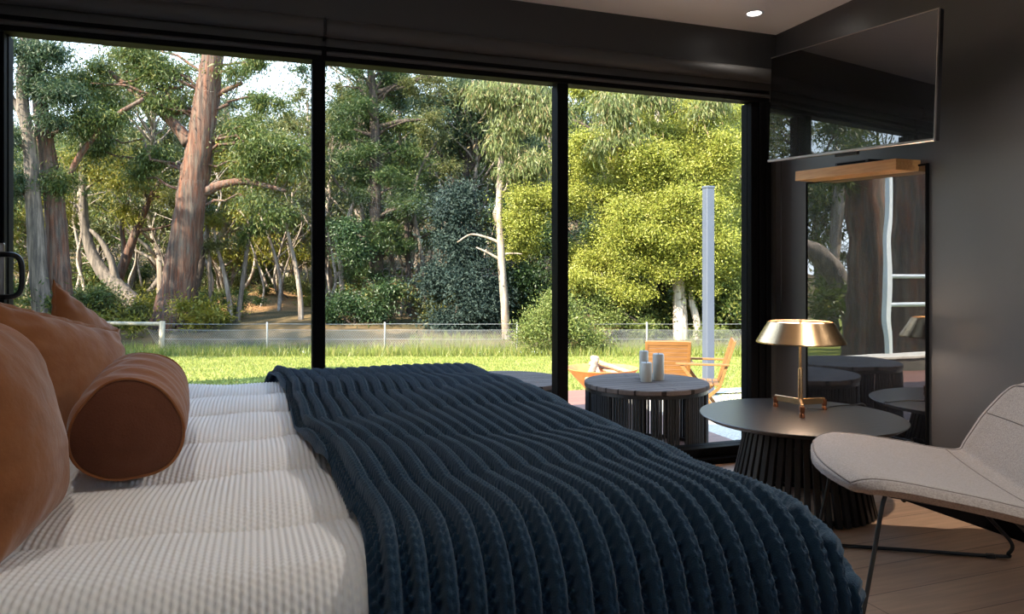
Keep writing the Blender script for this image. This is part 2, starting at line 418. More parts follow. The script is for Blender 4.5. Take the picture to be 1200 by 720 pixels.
# roller blinds
def blind(x0, x1, label, chain):
    t = thing('roller_blind', label, 'blind', (x0, YW, 2.2), 'rolled-up blinds over the glass wall')
    ry, rz, r = YW - .058, 2.236, .042
    obj('fabric_roll', M().tube([(x0, ry, rz), (x1, ry, rz)], r, 32), MT['blind'], t, auto=40)
    obj('fabric_drop', M().box(x0 + .005, x1 - .005, ry + r - .012, ry + r - .009, 2.13, rz), MT['blind'], t)
    obj('bottom_rail', M().tube([(x0 + .005, ry + r - .012, 2.126), (x1 - .005, ry + r - .012, 2.126)], .012, 14), MT['blind'], t, auto=40)
    for x in (x0 - .006, x1 + .002):
        obj('end_bracket', M().box(x, x + .004, ry - .035, YW, rz - .045, rz + .045, .001), MT['black'], t)
    if chain:
        obj('pull_chain', M().tube([(x1 - .012, ry - .04, rz), (x1 - .012, ry - .04, .9), (x1 - .012, ry - .035, .86), (x1 - .012, ry + .02, .86), (x1 - .012, ry + .03, .9), (x1 - .012, ry + .03, rz)], .0022, 6), MT['black'], t)
blind(-1.44, .297, 'charcoal roller blind rolled up above the left glass pane', False)
blind(.310, 2.895, 'long charcoal roller blind rolled up above the middle and right panes', True)

# recessed downlights
def downlight(x, y, label, grp, energy=9.0):
    t = thing('downlight', label, 'ceiling light', (x, y, ZC), grp)
    obj('trim_ring', M().lathe((x, y, ZC), [(.036, -.001), (.046, -.005), (.052, -.004), (.053, 0)], 40, False), MT['white'], t, True)
    obj('lens', M().lathe((x, y, ZC - .002), [(.0, 0), (.037, 0)], 32, False), MT['down_glow'], t)
    ld = bpy.data.lights.new('downlight_beam', 'SPOT'); lo = bpy.data.objects.new('downlight_beam', ld); COL.objects.link(lo)
    ld.energy = energy; ld.spot_size = math.radians(130); ld.spot_blend = .8; ld.color = (1, .91, .82); ld.shadow_soft_size = .04
    lo.parent = t; lo.location = (0, 0, -.02)
downlight(2.57, 3.30, 'small round recessed downlight in the ceiling near the room corner', None, 2.5)
for x, y, en in ((2.1, 1.45, 88), (-.35, 1.05, 10)):  # out-of-view downlights added to lift the room's brightness
    downlight(x, y, 'added fill downlight in the ceiling above the frame of the picture', 'added fill downlights above the frame', en)

# ------------------------------------------------------------------ television, shelf, mirror panel, socket
rb = P(1098, 164, 2.6 / .8866); rt = P(1098, 10, 2.6 / .8866); lb = P(902, 190, 3.737); lt = P(902, 68, 3.737)
c0 = (rb + rt + lb + lt) / 4
ey = (lb + lt - rb - rt); ey /= np.linalg.norm(ey)
ez = np.array((0, 0, 1.0)); ez = ez - ey * ez.dot(ey); ez /= np.linalg.norm(ez)
ex = np.cross(ey, ez)
hw = np.linalg.norm(lb + lt - rb - rt) / 4; hh = np.linalg.norm(rt + lt - rb - lb) / 4
tv = thing('television', 'large flat black television on a wall arm above the oak shelf', 'television', (XR, c0[1], 1.9))
nrm = -ex if ex[0] > 0 else ex
obj('casing', M().obox(c0 - nrm * .018, ex, ey, ez, .016, hw, hh, .004), MT['tvbody'], tv)
obj('screen', M().obox(c0 + nrm * .0005, ex, ey, ez, .0015, hw - .005, hh - .006), MT['tvscreen'], tv)
m = M().obox(c0 - ez * (hh - .004) - nrm * .0, ex, ey, ez, .006, hw, .006, .002)
obj('bottom_bezel', m, MT['silver'], tv)
m = M().obox(c0 + ez * (hh - .002) - nrm * .004, ex, ey, ez, .006, hw, .002).obox(c0 - ey * (hw - .002) - nrm * .004, ex, ey, ez, .006, .002, hh)
obj('bezel', m, MT['silver'], tv)
obj('sensor_housing', M().obox(c0 - ez * (hh + .008) - ey * .02 - nrm * .012, ex, ey, ez, .01, .06, .008, .002), MT['tvbody'], tv)
cb = c0 - nrm * .03
obj('wall_arm', M().box(XR - .0145, XR - .0025, c0[1] - .15, c0[1] + .15, 1.8, 2.05, .003).obox((cb + np.array((XR - .006, c0[1], cb[2]))) / 2, (1, 0, 0), (0, 1, 0), (0, 0, 1), abs(XR - .006 - cb[0]) / 2, .03, .025).obox(cb, ex, ey, ez, .012, .2, .15, .003), MT['black'], tv)

sh = thing('wall_shelf', 'chunky oak wall shelf under the television', 'shelf', (XR, 2.89, 1.59))
n_ = np.array((0, .657, .026)); n_ /= np.linalg.norm(n_)
obj('oak_block', M().obox((2.850, 2.888, 1.600), (1, 0, 0), n_, np.cross((1, 0, 0), n_), .075, .331, .026, .002), MT['shelf'], sh)
sb = thing('media_box', 'small flat black box lying on the oak wall shelf', 'box', (2.86, 2.84, 1.626))
obj('case', M().obox((2.86, 2.86, 1.637), (1, 0, 0), n_, np.cross((1, 0, 0), n_), .05, .11, .010, .004), MT['tvbody'], sb)
obj('front_strip', M().obox((2.809, 2.86, 1.637), (1, 0, 0), n_, np.cross((1, 0, 0), n_), .001, .09, .004), MT['frame'], sb)

pn = thing('mirror_panel', 'tall dark tinted mirror panel on the charcoal wall below the shelf', 'mirror', (XR, 2.9, .06))
obj('mirror_glass', M().box(XR - .012, XR - .001, 2.52, 3.284, .06, 1.583), MT['panel'], pn)
m = M().box(XR - .018, XR - .001, 2.51, 2.52, .05, 1.592, .002).box(XR - .018, XR - .001, 3.284, 3.290, .05, 1.592, .002).box(XR - .018, XR - .001, 2.52, 3.284, 1.583, 1.592, .002).box(XR - .018, XR - .001, 2.52, 3.284, .05, .06, .002)
obj('frame', m, MT['frame'], pn)

so = thing('power_outlet', 'white power outlet low on the wall behind the grey chair', 'outlet', (XR - .02, 2.58, .2))
obj('plate', M().box(XR - .032, XR - .018, 2.52, 2.64, .205, .285, .003), MT['white'], so)
obj('plug', M().box(XR - .062, XR - .032, 2.535, 2.565, .215, .25, .004), MT['white'], so)

# ------------------------------------------------------------------ bed
BX0, BX1, BY0, BY1, BZ = -1.38, .90, .97, 2.95, .665
bed = thing('bed', 'large double bed under the white waffle quilt', 'bed', (-.25, 1.96, 0))
obj('mattress', M().box(BX0 + .03, BX1 - .06, BY0 + .06, BY1 - .06, .36, BZ - .04, .03), MT['mattress'], bed, auto=50)
obj('base', M().box(BX0 + .03, BX1 - .07, BY0 + .08, BY1 - .08, .08, .36, .01), MT['bedbase'], bed)
obj('headboard', M().box(XL + .005, XL + .07, BY0 - .05, BY1 + .05, .1, 1.15, .015), MT['bedbase'], bed)
for x in (BX0 + .1, BX1 - .2):
    for y in (BY0 + .15, BY1 - .15):
        obj('leg', M().lathe((x, y, 0), [(.02, 0), (.028, .08)], 16), MT['black'], bed, True)


def fold(p, lo, hi, R):
    """arc length coordinate -> (position, drop) over a rounded edge at lo and hi"""
    pos = np.clip(p, lo + R, hi - R).astype(float); drop = np.zeros_like(pos)
    q = p - (hi - R); a = np.clip(q / R, 0, PI / 2); on = q > 0
    pos[on] += (R * np.sin(a))[on]; drop[on] += (R * (1 - np.cos(a)))[on]
    ex_ = np.clip(q - R * PI / 2, 0, None); drop += ex_ * on
    q = (lo + R) - p; a = np.clip(q / R, 0, PI / 2); on = q > 0
    pos[on] -= (R * np.sin(a))[on]; drop[on] += (R * (1 - np.cos(a)))[on]
    ex_ = np.clip(q - R * PI / 2, 0, None); drop += ex_ * on
    return pos, drop


def gridfaces(nx, ny):
    i, j = np.meshgrid(np.arange(nx - 1), np.arange(ny - 1), indexing='ij'); a = (i * ny + j).ravel()
    return np.stack([a, a + ny, a + ny + 1, a + 1], 1)


def puff(y):
    """quilted channels running along the bed, seams .335 m apart"""
    f = ((y - 1.277) / .335) % 1.0
    return .021 * (np.clip(np.sin(PI * f), 0, 1) ** .55) * (.8 + .2 * np.cos(PI * f))


def cloth(aa, bb, R, ztop, hfun, x0, x1, y0, y1, xs=None):
    A, B = np.meshgrid(aa, bb, indexing='ij')
    A2 = A if xs is None else A + xs(A, B)
    px, dx = fold(A2, x0, x1, R); py, dy = fold(B, y0, y1, R)
    z = ztop - np.maximum(dx, dy) - .35 * np.minimum(dx, dy)
    base = np.stack([px, py, z], -1)
    # normals by differences, then raise along them
    ga = np.gradient(base, axis=0); gb = np.gradient(base, axis=1)
    N = np.cross(ga, gb); N /= np.linalg.norm(N, axis=-1)[..., None] + 1e-9
    h = hfun(A, B, px, py, dx, dy)
    return base + N * h[..., None]


def waffle_mat():
    m = bpy.data.materials.new('white_waffle_cotton'); m.use_nodes = True
    n, l = m.node_tree.nodes, m.node_tree.links; b = n['Principled BSDF']
    b.inputs['Base Color'].default_value = (.82, .81, .80, 1); b.inputs['Roughness'].default_value = .9; b.inputs['Specular IOR Level'].default_value = .2
    nz = n.new('ShaderNodeTexNoise'); nz.inputs['Scale'].default_value = 700
    t = n.new('ShaderNodeTexCoord'); l.new(t.outputs['Object'], nz.inputs['Vector'])
    bp = n.new('ShaderNodeBump'); bp.inputs['Strength'].default_value = .2; bp.inputs['Distance'].default_value = .002
    l.new(nz.outputs['Fac'], bp.inputs['Height']); l.new(bp.outputs[0], b.inputs['Normal'])
    return m


def quilt_h(A, B, px, py, dx, dy):
    h = puff(B)
    px_ = A / .0105; q = B / .0145
    cell = np.sin(PI * px_) ** 2 * (.30 + .70 * np.sin(PI * (q + .5 * np.floor(px_))) ** 2)
    wr = .004 * np.sin(A * 5.1 + B * 3.3) + .003 * np.sin(A * 11 - B * 7) + .0022 * np.sin(A * 23 + 1.5 * np.sin(B * 9))
    return h + .0036 * cell + wr


aa = np.arange(-.95, .40, .0021); bb = np.arange(BY0 - .20, BY1 + .25, .0028)
V = cloth(aa, bb, .10, BZ, quilt_h, BX0 - .5, BX1, BY0, BY1)
q = link_mesh('quilt', V.reshape(-1, 3), gridfaces(len(aa), len(bb)), waffle_mat(), None, True)
tag(q, 'white waffle knit quilt with puffed channels covering the bed', 'quilt')

PITCH = .042
def throw_h(A, B, px, py, dx, dy):
    ed = A - .07
    sh_ = .006 * np.sin(B * 6.3 + A * 2) + .004 * np.sin(B * 13 + 2 + A * 5)
    f = ((A + sh_) / PITCH) % 1.0; d = (f - .5)
    inside = np.abs(d) < .27
    rib = .0135 * np.sqrt(np.clip(1 - (d / .27) ** 2, 0, 1))
    st = np.sin(2 * PI * (B / .013 - np.abs(d) * 2.2)); notch = np.exp(-(d / .045) ** 2)
    rib = rib * (.85 + .15 * st) - .0045 * notch * inside
    rp_ = np.sin(2 * PI * (B / .0165 + .18 * np.sin(2 * PI * f * 2) + .37 * np.floor((A + sh_) / PITCH)))
    gw = np.clip((np.abs(d) - .27) / .12, 0, 1); lad = -.017 + .0145 * np.clip(rp_, -.2, 1) * gw + .010 * (1 - gw) ** 2
    h = np.where(inside, rib + .001, lad)
    und = .55 * puff(B) + .006 * np.sin(A * 4 + B * 5.1) + .004 * np.sin(A * 9 - B * 8)
    hem = .010 * np.exp(-((A - .10) / .03) ** 2)
    edge = -.024 * np.exp(-np.clip(ed, 0, None) / .004)
    return .031 + h + und + hem + edge


def throw_shift(A, B):
    k = np.clip((.9 - A) / .8, 0, 1)
    return k * (.075 * np.clip((2.6 - B) / 1.5, 0, 1) + .012 * np.sin(B * 5.5 + .6) - .05 * np.clip((B - 2.75) / .3, 0, 1))


def knit_mat():
    m = bpy.data.materials.new('navy_chunky_knit'); m.use_nodes = True
    n, l = m.node_tree.nodes, m.node_tree.links; b = n['Principled BSDF']
    b.inputs['Roughness'].default_value = .95; b.inputs['Specular IOR Level'].default_value = .15
    b.inputs['Sheen Weight'].default_value = .12
    t = n.new('ShaderNodeTexCoord'); nz = n.new('ShaderNodeTexNoise'); nz.inputs['Scale'].default_value = 60; nz.inputs['Detail'].default_value = 5
    l.new(t.outputs['Object'], nz.inputs['Vector'])
    r = n.new('ShaderNodeValToRGB'); r.color_ramp.elements[0].color = (.012, .032, .060, 1); r.color_ramp.elements[1].color = (.024, .058, .100, 1)
    l.new(nz.outputs['Fac'], r.inputs[0]); l.new(r.outputs[0], b.inputs['Base Color'])
    n2 = n.new('ShaderNodeTexNoise'); n2.inputs['Scale'].default_value = 420; l.new(t.outputs['Object'], n2.inputs['Vector'])
    bp = n.new('ShaderNodeBump'); bp.inputs['Strength'].default_value = .5; bp.inputs['Distance'].default_value = .003
    l.new(n2.outputs['Fac'], bp.inputs['Height']); l.new(bp.outputs[0], b.inputs['Normal'])
    return m


aa = np.arange(.07, BX1 + .46, .0028); bb = np.arange(BY0 - .36, BY1 + .32, .0030)
V = cloth(aa, bb, .12, BZ + .012, throw_h, BX0, BX1 + .005, BY0 - .012, BY1 + .012, throw_shift)
q = link_mesh('throw_blanket', V.reshape(-1, 3), gridfaces(len(aa), len(bb)), knit_mat(), None, True)
tag(q, 'navy chunky cable knit throw spread over the foot of the bed', 'blanket')

# cushions
def vnoise(p, s, seed):
    r = np.random.default_rng(seed + 100); out = np.zeros(len(p))
    for k in range(10):
        d = r.normal(size=3); d /= np.linalg.norm(d); out += np.sin(p @ d * s * (1 + .25 * k) + r.random() * 6.28) / (1 + .25 * k)
    return out / 4


def cushion(label, c, up, nr, size, thick, seed, flange=True, grp=None, sq=1.0):
    """square cushion: nr = outward face normal, up = direction of its top edge"""
    c, up, nr = [np.array(q, float) for q in (c, up, nr)]
    nr /= np.linalg.norm(nr); up = up - nr * up.dot(nr); up /= np.linalg.norm(up); sd = np.cross(up, nr)
    n = 64; g = np.linspace(-1, 1, n); U, W = np.meshgrid(g, g, indexing='ij'); h = size / 2
    pr = np.clip(1 - np.abs(U) ** 2.6, 0, 1) ** .55 * np.clip(1 - np.abs(W) ** 2.6, 0, 1) ** .55
    inx = 1 - .085 * (1 - W ** 2) ** 1 * np.abs(U) ** 3; iny = 1 - .085 * (1 - U ** 2) * np.abs(W) ** 3
    fl = []
    for s_ in (1, -1):
        p = c + (sd * (U * inx * h * sq)[..., None]) + up * (W * iny * h)[..., None]
        base = p.reshape(-1, 3)
        nz = (vnoise(base, 9, seed + s_) * .011 + vnoise(base * (1, 1, .5), 24, seed + 5 * s_) * .006 + vnoise(base * (1, .5, 1.2), 55, seed + 9 + s_) * .0022) .reshape(n, n)
        cr = np.exp(-((np.abs(U) - .92) / .25) ** 2) * np.sin(W * 17 + seed) * .004 + np.exp(-((np.abs(W) - .92) / .25) ** 2) * np.sin(U * 17 + seed) * .004
        fl.append(p + nr * (s_ * (thick / 2 * pr) + (nz + cr) * np.clip(pr * 2, 0, 1))[..., None])
    f = gridfaces(n, n)
    V = np.concatenate([fl[0].reshape(-1, 3), fl[1].reshape(-1, 3)]); F = np.concatenate([f, f[:, ::-1] + n * n])
    t = thing('cushion', label, 'cushion', (c[0], c[1], BZ + .02), grp)
    link_mesh('cover', V, F, MT['velvet'], t, True)
    if flange:
        rim = np.concatenate([fl[0][:, 0], fl[0][-1, 1:], fl[0][-2::-1, -1], fl[0][0, -2:0:-1]])
        rim = np.vstack([rim, rim[:1]])
        out = rim - c; out -= (out @ nr)[:, None] * nr; ln = np.linalg.norm(out, axis=1)[:, None]; out /= ln
        wv = .0022 * np.sin(np.arange(len(rim)) * .9)[:, None] * nr
        a = rim - out * .004; b = rim + out * .016 + wv
        th_ = nr * .0035
        VV = np.concatenate([a + th_, b + th_ * .7, b - th_ * .7, a - th_]); k = len(rim); i = np.arange(k - 1)
        FF = np.concatenate([np.stack([i + o * k, i + 1 + o * k, i + 1 + (o + 1) * k, i + (o + 1) * k], 1) for o in range(3)])
        link_mesh('flange', VV, FF, MT['velvet'], t, True)
    return t


cushion('rust velvet cushion nearest the camera with a smooth bulging face', (-.43, 1.35, .835), (-.30, .05, 1), (1, .10, .30), .40, .25, 3, False, None, 1.25)
cushion('rust velvet flanged cushion leaning in the middle behind the bolster', (-.475, 2.20, .812), (-.25, .36, .90), (.9, -.36, .30), .335, .17, 11, True, None, 1.5)
cushion('rust velvet flanged cushion farthest back with one corner poking up', (-.535, 2.73, .800), (-.15, .52, .85), (.95, -.25, .2), .38, .14, 23)

# bolster
bo = thing('bolster_cushion', 'rust velvet cylindrical bolster with piped ends lying on the quilt', 'cushion', (-.23, 1.78, BZ + .02))
c1 = np.array((-.236, 1.57, .780)); c2_ = np.array((-.268, 2.05, .785)); ax = c2_ - c1; L = np.linalg.norm(ax); ax /= L
uu = np.array((1, 0, 0.)) - ax * ax[0]; uu /= np.linalg.norm(uu); ww = np.cross(ax, uu)
nl, na = 60, 72; RB = .101
vs = np.zeros((nl, na, 3))
for i in range(nl):
    f = i / (nl - 1)
    for k in range(na):
        a = 2 * PI * k / na
        wr = .0035 * math.sin(f * 24 + 2.2 * math.sin(a * 2 + 1)) * math.sin(a + .6) + .002 * math.sin(f * 47 + a * 3) + .005 * math.sin(PI * f) 
        r = RB + wr - (.004 if i in (0, nl - 1) else 0)
        if math.sin(a) * ww[2] < 0: r *= (1 - .04 * abs(math.sin(a)) ** 3)
        vs[i, k] = c1 + ax * f * L + r * (math.cos(a) * uu + math.sin(a) * ww)
vv = np.concatenate([vs, vs[:, :1]], 1)
link_mesh('cover', vv.reshape(-1, 3), gridfaces(nl, na + 1), MT['velvet'], bo, True)
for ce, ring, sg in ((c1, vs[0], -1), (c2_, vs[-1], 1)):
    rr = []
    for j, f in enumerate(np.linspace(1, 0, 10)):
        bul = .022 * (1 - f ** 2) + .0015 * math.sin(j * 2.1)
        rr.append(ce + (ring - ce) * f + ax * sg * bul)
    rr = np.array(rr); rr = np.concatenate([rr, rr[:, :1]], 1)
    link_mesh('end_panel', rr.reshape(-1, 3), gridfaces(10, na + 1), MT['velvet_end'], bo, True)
    pth = np.vstack([ring, ring[:2]]) + (np.vstack([ring, ring[:2]]) - ce) * .02
    obj('piping', M().tube(pth, .0030, 8, False), MT['velvet'], bo, True)

# ------------------------------------------------------------------ black side table + lamp
TX, TY, TZ = 2.385, 2.735, .425
tb = thing('side_table', 'round black side table with a flared slatted base beside the grey chair', 'table', (TX, TY, 0))
obj('table_top', M().lathe((TX, TY, TZ), [(.0, -.022), (.425, -.022), (.449, -.006), (.452, -.002), (.449, 0), (0, 0)], 96, False), MT['tabletop'], tb, auto=30)
m = M(); ns = 46
for k in range(ns):
    a = 2 * PI * k / ns; e1 = np.array((math.cos(a), math.sin(a), 0)); e2 = np.array((-math.sin(a), math.cos(a), 0))
    p0 = np.array((TX, TY, 0)) + e1 * .315; p1 = np.array((TX, TY, TZ - .02)) + e1 * .225
    az = p1 - p0; ln = np.linalg.norm(az); az /= ln; ar = np.cross(e2, az)
    m.obox((p0 + p1) / 2 , ar, e2, az, .011, .0125, ln / 2 - .004, .002)
obj('slatted_base', m, MT['slat'], tb)
m = M()
for z, r in ((.012, .300), (.30, .235)):
    m.lathe((TX, TY, z), [(r - .02, 0), (r, 0), (r, .015), (r - .02, .015), (r - .02, 0)], 64, False)
obj('inner_ring', m, MT['slat'], tb)

LX, LY = P(938, 400, 3.47)[:2]
lz = TZ
lp = thing('table_lamp', 'brass table lamp with a wide conical shade on the black side table', 'lamp', (LX, LY, lz))
obj('lower_stem', M().lathe((LX, LY, lz), [(.011, .045), (.011, .20), (.009, .206)], 24), MT['brass'], lp, auto=30)
obj('upper_stem', M().lathe((LX, LY, lz), [(.0062, .20), (.0062, .416)], 20), MT['brass'], lp, auto=30)
ft = [P(909, 477, 3.585)[:2], P(940, 489, 3.31)[:2], P(966, 479.5, 3.50)[:2]]
for q in ft:
    d = np.array((q[0] - LX, q[1] - LY, 0)); ln = np.linalg.norm(d); d /= ln
    am = obj('base_arm', M().obox((LX + d[0] * ln / 2, LY + d[1] * ln / 2, lz + .045), d, (-d[1], d[0], 0), (0, 0, 1), ln / 2, .0065, .015, .0015), MT['brass'], lp)
    obj('foot', M().lathe((q[0], q[1], lz), [(.012, 0), (.0125, .012), (.010, .02), (.012, .026), (.012, .05)], 20), MT['copper'], am, auto=30)
SB, ST = .327, .428
obj('shade', M().lathe((LX, LY, lz), [(.200, SB), (.202, SB), (.202, SB + .006), (.146, ST), (.143, ST), (.143, ST - .003), (.198, SB + .005), (.198, SB)], 96, False), MT['brass'], lp, auto=25)
obj('shade_diffuser', M().lathe((LX, LY, lz), [(.0, ST - .012), (.138, ST - .012), (.138, ST - .017), (0, ST - .017)], 64, False), MT['lamp_glow'], lp)
obj('finial', M().lathe((LX, LY, lz), [(.007, ST - .012), (.007, ST + .004), (.004, ST + .010), (0, ST + .011)], 16, False), MT['brass'], lp, True)
ca = spline([(LX + .03, LY - .01, lz + .012), (LX + .12, LY - .02, lz + .004), (LX + .19, LY + .02, lz + .004), (LX + .26, LY + .03, lz + .004), (LX + .345, LY + .02, lz + .004), (LX + .40, LY, lz + .0), (LX + .43, LY - .05, lz - .12), (XR - .045, 2.56, .30), (XR - .045, 2.553, .25)], 8)
obj('power_cord', M().tube(ca, .0028, 8), MT['black'], lp, True)
ld = bpy.data.lights.new('lamp_bulb', 'POINT'); lo = bpy.data.objects.new('lamp_bulb', ld); COL.objects.link(lo)
ld.energy = 5.0; ld.color = (1, .78, .60); ld.shadow_soft_size = .03; lo.parent = lp; lo.location = (0, 0, SB + .03)

# ------------------------------------------------------------------ grey lounge chair
CF = np.array((1.945, 2.085, 0)); CB = np.array((.851, -.525, 0)); CB /= np.linalg.norm(CB); CSD = np.array((-CB[1], CB[0], 0))
ch = thing('lounge_chair', 'low grey felt lounge chair with a black wire sled base', 'chair', CF + CB * .35)


def shell_point(w_, l_):
    """w_ -1..1 across, l_ 0..1 from seat front to the top of the back"""
    prof = [(-.045, .385), (.0, .404), (.08, .408), (.30, .376), (.50, .345), (.585, .352), (.625, .41), (.69, .52), (.76, .62), (.80, .675)]
    p = spline(prof, 8); dd = np.r_[0, np.cumsum(np.linalg.norm(np.diff(p, axis=0), axis=1))]; dd /= dd[-1]
    b = np.interp(l_, dd, p[:, 0]); z = np.interp(l_, dd, p[:, 1])
    hwid = np.interp(l_, [0, .04, .10, .25, .55, .66, .8, .92, .97, 1], [.30, .35, .385, .41, .435, .43, .395, .35, .32, .27])
    sweep = .06 * w_ ** 2 * np.clip(1 - l_ / .5, 0, 1)
    dish = (.020 * np.abs(w_) ** 2.5) * np.sin(PI * np.clip(l_ * 1.1, 0, 1))
    backw = np.clip((l_ - .62) / .3, 0, 1) * .05 * w_ ** 2
    return CF + CB * (b + sweep - backw) + CSD * (w_ * hwid + .015) + np.array((0, 0, z + dish))


nw, nl = 41, 81
G = np.array([[shell_point(w_, l_) for l_ in np.linspace(0, 1, nl)] for w_ in np.linspace(-1, 1, nw)])
ga = np.gradient(G, axis=0); gb = np.gradient(G, axis=1); N = np.cross(gb, ga); N /= np.linalg.norm(N, axis=-1)[..., None]
if N[nw // 2, 20, 2] < 0: N = -N
U = np.linspace(-1, 1, nw)[:, None]; Lp = np.linspace(0, 1, nl)[None, :]
edge = np.clip(np.minimum((1 - np.abs(U)) * .42, np.minimum(Lp, 1 - Lp) * 1.05), 0, None)
rnd = np.sqrt(np.clip(1 - (1 - np.clip(edge / .022, 0, 1)) ** 2, 0, 1))
TH = .044
pad = .006 * np.clip((edge - .035) / .02, 0, 1)
top = G + N * ((TH / 2 * rnd + pad)[..., None]) ; bot = G - N * (TH / 2 * rnd)[..., None]
f = gridfaces(nw, nl)
link_mesh('seat_shell', np.concatenate([top.reshape(-1, 3), bot.reshape(-1, 3)]), np.concatenate([f[:, ::-1], f + nw * nl]), MT['chair'], ch, True)
m = M()
iw, il = 2, 2
ring = [top[iw, j] for j in range(il, nl - il)] + [top[i, nl - il - 1] for i in range(iw, nw - iw)] + [top[nw - iw - 1, j] for j in range(nl - il - 1, il - 1, -1)] + [top[i, il] for i in range(nw - iw - 1, iw - 1, -1)]
m.tube(np.array(ring + ring[:1]) - np.array((0, 0, .0005)), .0032, 6, False)
for j in (44, 66):
    m.tube(np.array([top[i, j] for i in range(2, nw - 2)]), .0022, 6)
obj('piping', m, MT['seam'], ch, True)
ffar, rfar = P(955, 641, 2.886), P(1172, 655, 2.757)
ffar[2] = rfar[2] = .009
off = -CSD * .70
def sled(a, b):
    fr = CF + CB * .06; sgn = np.sign((a - CF).dot(CSD))
    topf = CF + CB * .10 + CSD * (sgn * .335 + .015) + np.array((0, 0, .378)); topr = CF + CB * .47 + CSD * (sgn * .30 + .015) + np.array((0, 0, .335))
    d = (b - a) / np.linalg.norm(b - a)
    pts = [topr, topr * .25 + (b + np.array((0, 0, .05)) ) * .75 + d * .035, b + d * .04 + np.array((0, 0, .05)), b + d * .028 + np.array((0, 0, .012)), b, (a + b) / 2, a + d * .03, a + np.array((0, 0, .012)) - d * .004, a * .9 + topf * .1 , a * .5 + topf * .5, topf - CB * 0, topf + CB * .03 + np.array((0, 0, .008)), topf + CB * .2 + np.array((0, 0, -.012)), topr + np.array((0, 0, .012))]
    return spline(pts, 8)
for a, b in ((ffar, rfar), (ffar + off, rfar + off)):
    lg = obj('sled_leg', M().tube(sled(a, b), .0068, 10), MT['black'], ch, True)
    for q in (a * .93 + b * .07, a * .05 + b * .95):
        d = (b - a) / np.linalg.norm(b - a)
        obj('glide', M().obox(q - np.array((0, 0, .002)), d, np.cross((0, 0, 1), d), (0, 0, 1), .016, .0085, .0095, .003), MT['black'], lg)
p0 = CF + CB * .16 + CSD * .34 + np.array((0, 0, .372)); p1 = CF + CB * .16 - CSD * .31 + np.array((0, 0, .372))
obj('cross_bar', M().tube([p0, p1], .0065, 8), MT['black'], ch, True)

# ------------------------------------------------------------------ the garden ground
def gz(x, y):
    d = dep(x, y)
    z = np.interp(d, [0, 5.6, 7.5, 8.5, 21.6, 23.2, 26.5, 40, 60, 95], [-.17, -.17, -.46, -.54, -1.36, -1.30, -.80, -.15, 2.6, 9.5])
    return z


def ground(name, dlo, dhi, rlo, rhi, nd, nr, mt, bump=0.0):
    D, Rr = np.meshgrid(np.linspace(dlo, dhi, nd), np.linspace(rlo, rhi, nr), indexing='ij')
    X = SN * D + CS * Rr; Y = CS * D - SN * Rr
    Z = gz(X, Y) + bump * (np.sin(X * .9 + 1.3 * np.sin(Y * .4)) + np.sin(Y * 1.1 + X * .35)) * .5
    V = np.stack([X, Y, Z], -1).reshape(-1, 3)
    o = link_mesh(name, V, gridfaces(nd, nr)[:, ::-1], mt, None, True); o['kind'] = 'structure'
    return o


ground('lawn', -12, 21.9, -40, 34, 70, 100, MT['lawn'])
ground('bush_floor', 21.9, 90, -75, 60, 120, 160, MT['bush'], .10)
# bare earth bank beyond the fence
D, Rr = np.meshgrid(np.linspace(30, 41, 40), np.linspace(-15, 1, 60), indexing='ij')
X = SN * D + CS * Rr; Y = CS * D - SN * Rr
prof = np.sin(PI * (D - 30) / 11) ** .7 * (.55 + .45 * np.sin(Rr * .8) * .5) * np.clip(np.minimum(Rr + 15, 1 - Rr) / 3, 0, 1)
Z = gz(X, Y) - .15 + 1.25 * prof + .12 * np.sin(X * 2.3 + Y) * prof
o = link_mesh('earth_bank', np.stack([X, Y, Z], -1).reshape(-1, 3), gridfaces(40, 60)[:, ::-1], MT['dirt'], None, True); o['kind'] = 'structure'
struct('terrace_deck', M().box(-7, 2.98, YW + .09, 6.25, -.10, -.03), MT['deck'])
struct('deck_fascia', M().box(-7, 2.98, 6.25, 6.28, -.35, -.03).box(2.98, 3.0, YW + .09, 6.28, -.35, -.03), MT['deck'])
D = [(3.0, 3.7), (8.6, 3.7), (8.6, 7.6), (6.2, 9.2), (1.0, 9.2), (1.0, 6.28), (3.0, 6.28)]
def flat_pad(name, pts, zoff, mt):
    m = M(); m.add([(x, y, gz(x, y) + zoff) for x, y in pts], [tuple(range(len(pts)))])
    return m
def strip(name, x0, x1, y0, y1, mt, zo, n=24):
    X, Y = np.meshgrid(np.linspace(x0, x1, n), np.linspace(y0, y1, n), indexing='ij')
    o = link_mesh(name, np.stack([X, Y, gz(X, Y) + zo], -1).reshape(-1, 3), gridfaces(n, n), mt, None, True); o['kind'] = 'structure'
    return o
strip('gravel_pad', 3.0, 9.5, 3.7, 8.6, MT['gravel'], .02)
strip('concrete_edge', 1.2, 9.5, 8.6, 9.15, MT['concrete'], .04)
wl_ = thing('garden_wall', 'low dark garden wall along the deck seen in the mirror', 'wall', (-2.2, 6.45, -.2))
obj('wall_face', M().box(-4.4, -.4, 6.32, 6.55, -.3, .10, .01), MT['stone'], wl_)
obj('capping', M().box(-4.42, -.38, 6.30, 6.57, .10, .13, .006), MT['concrete'], wl_)

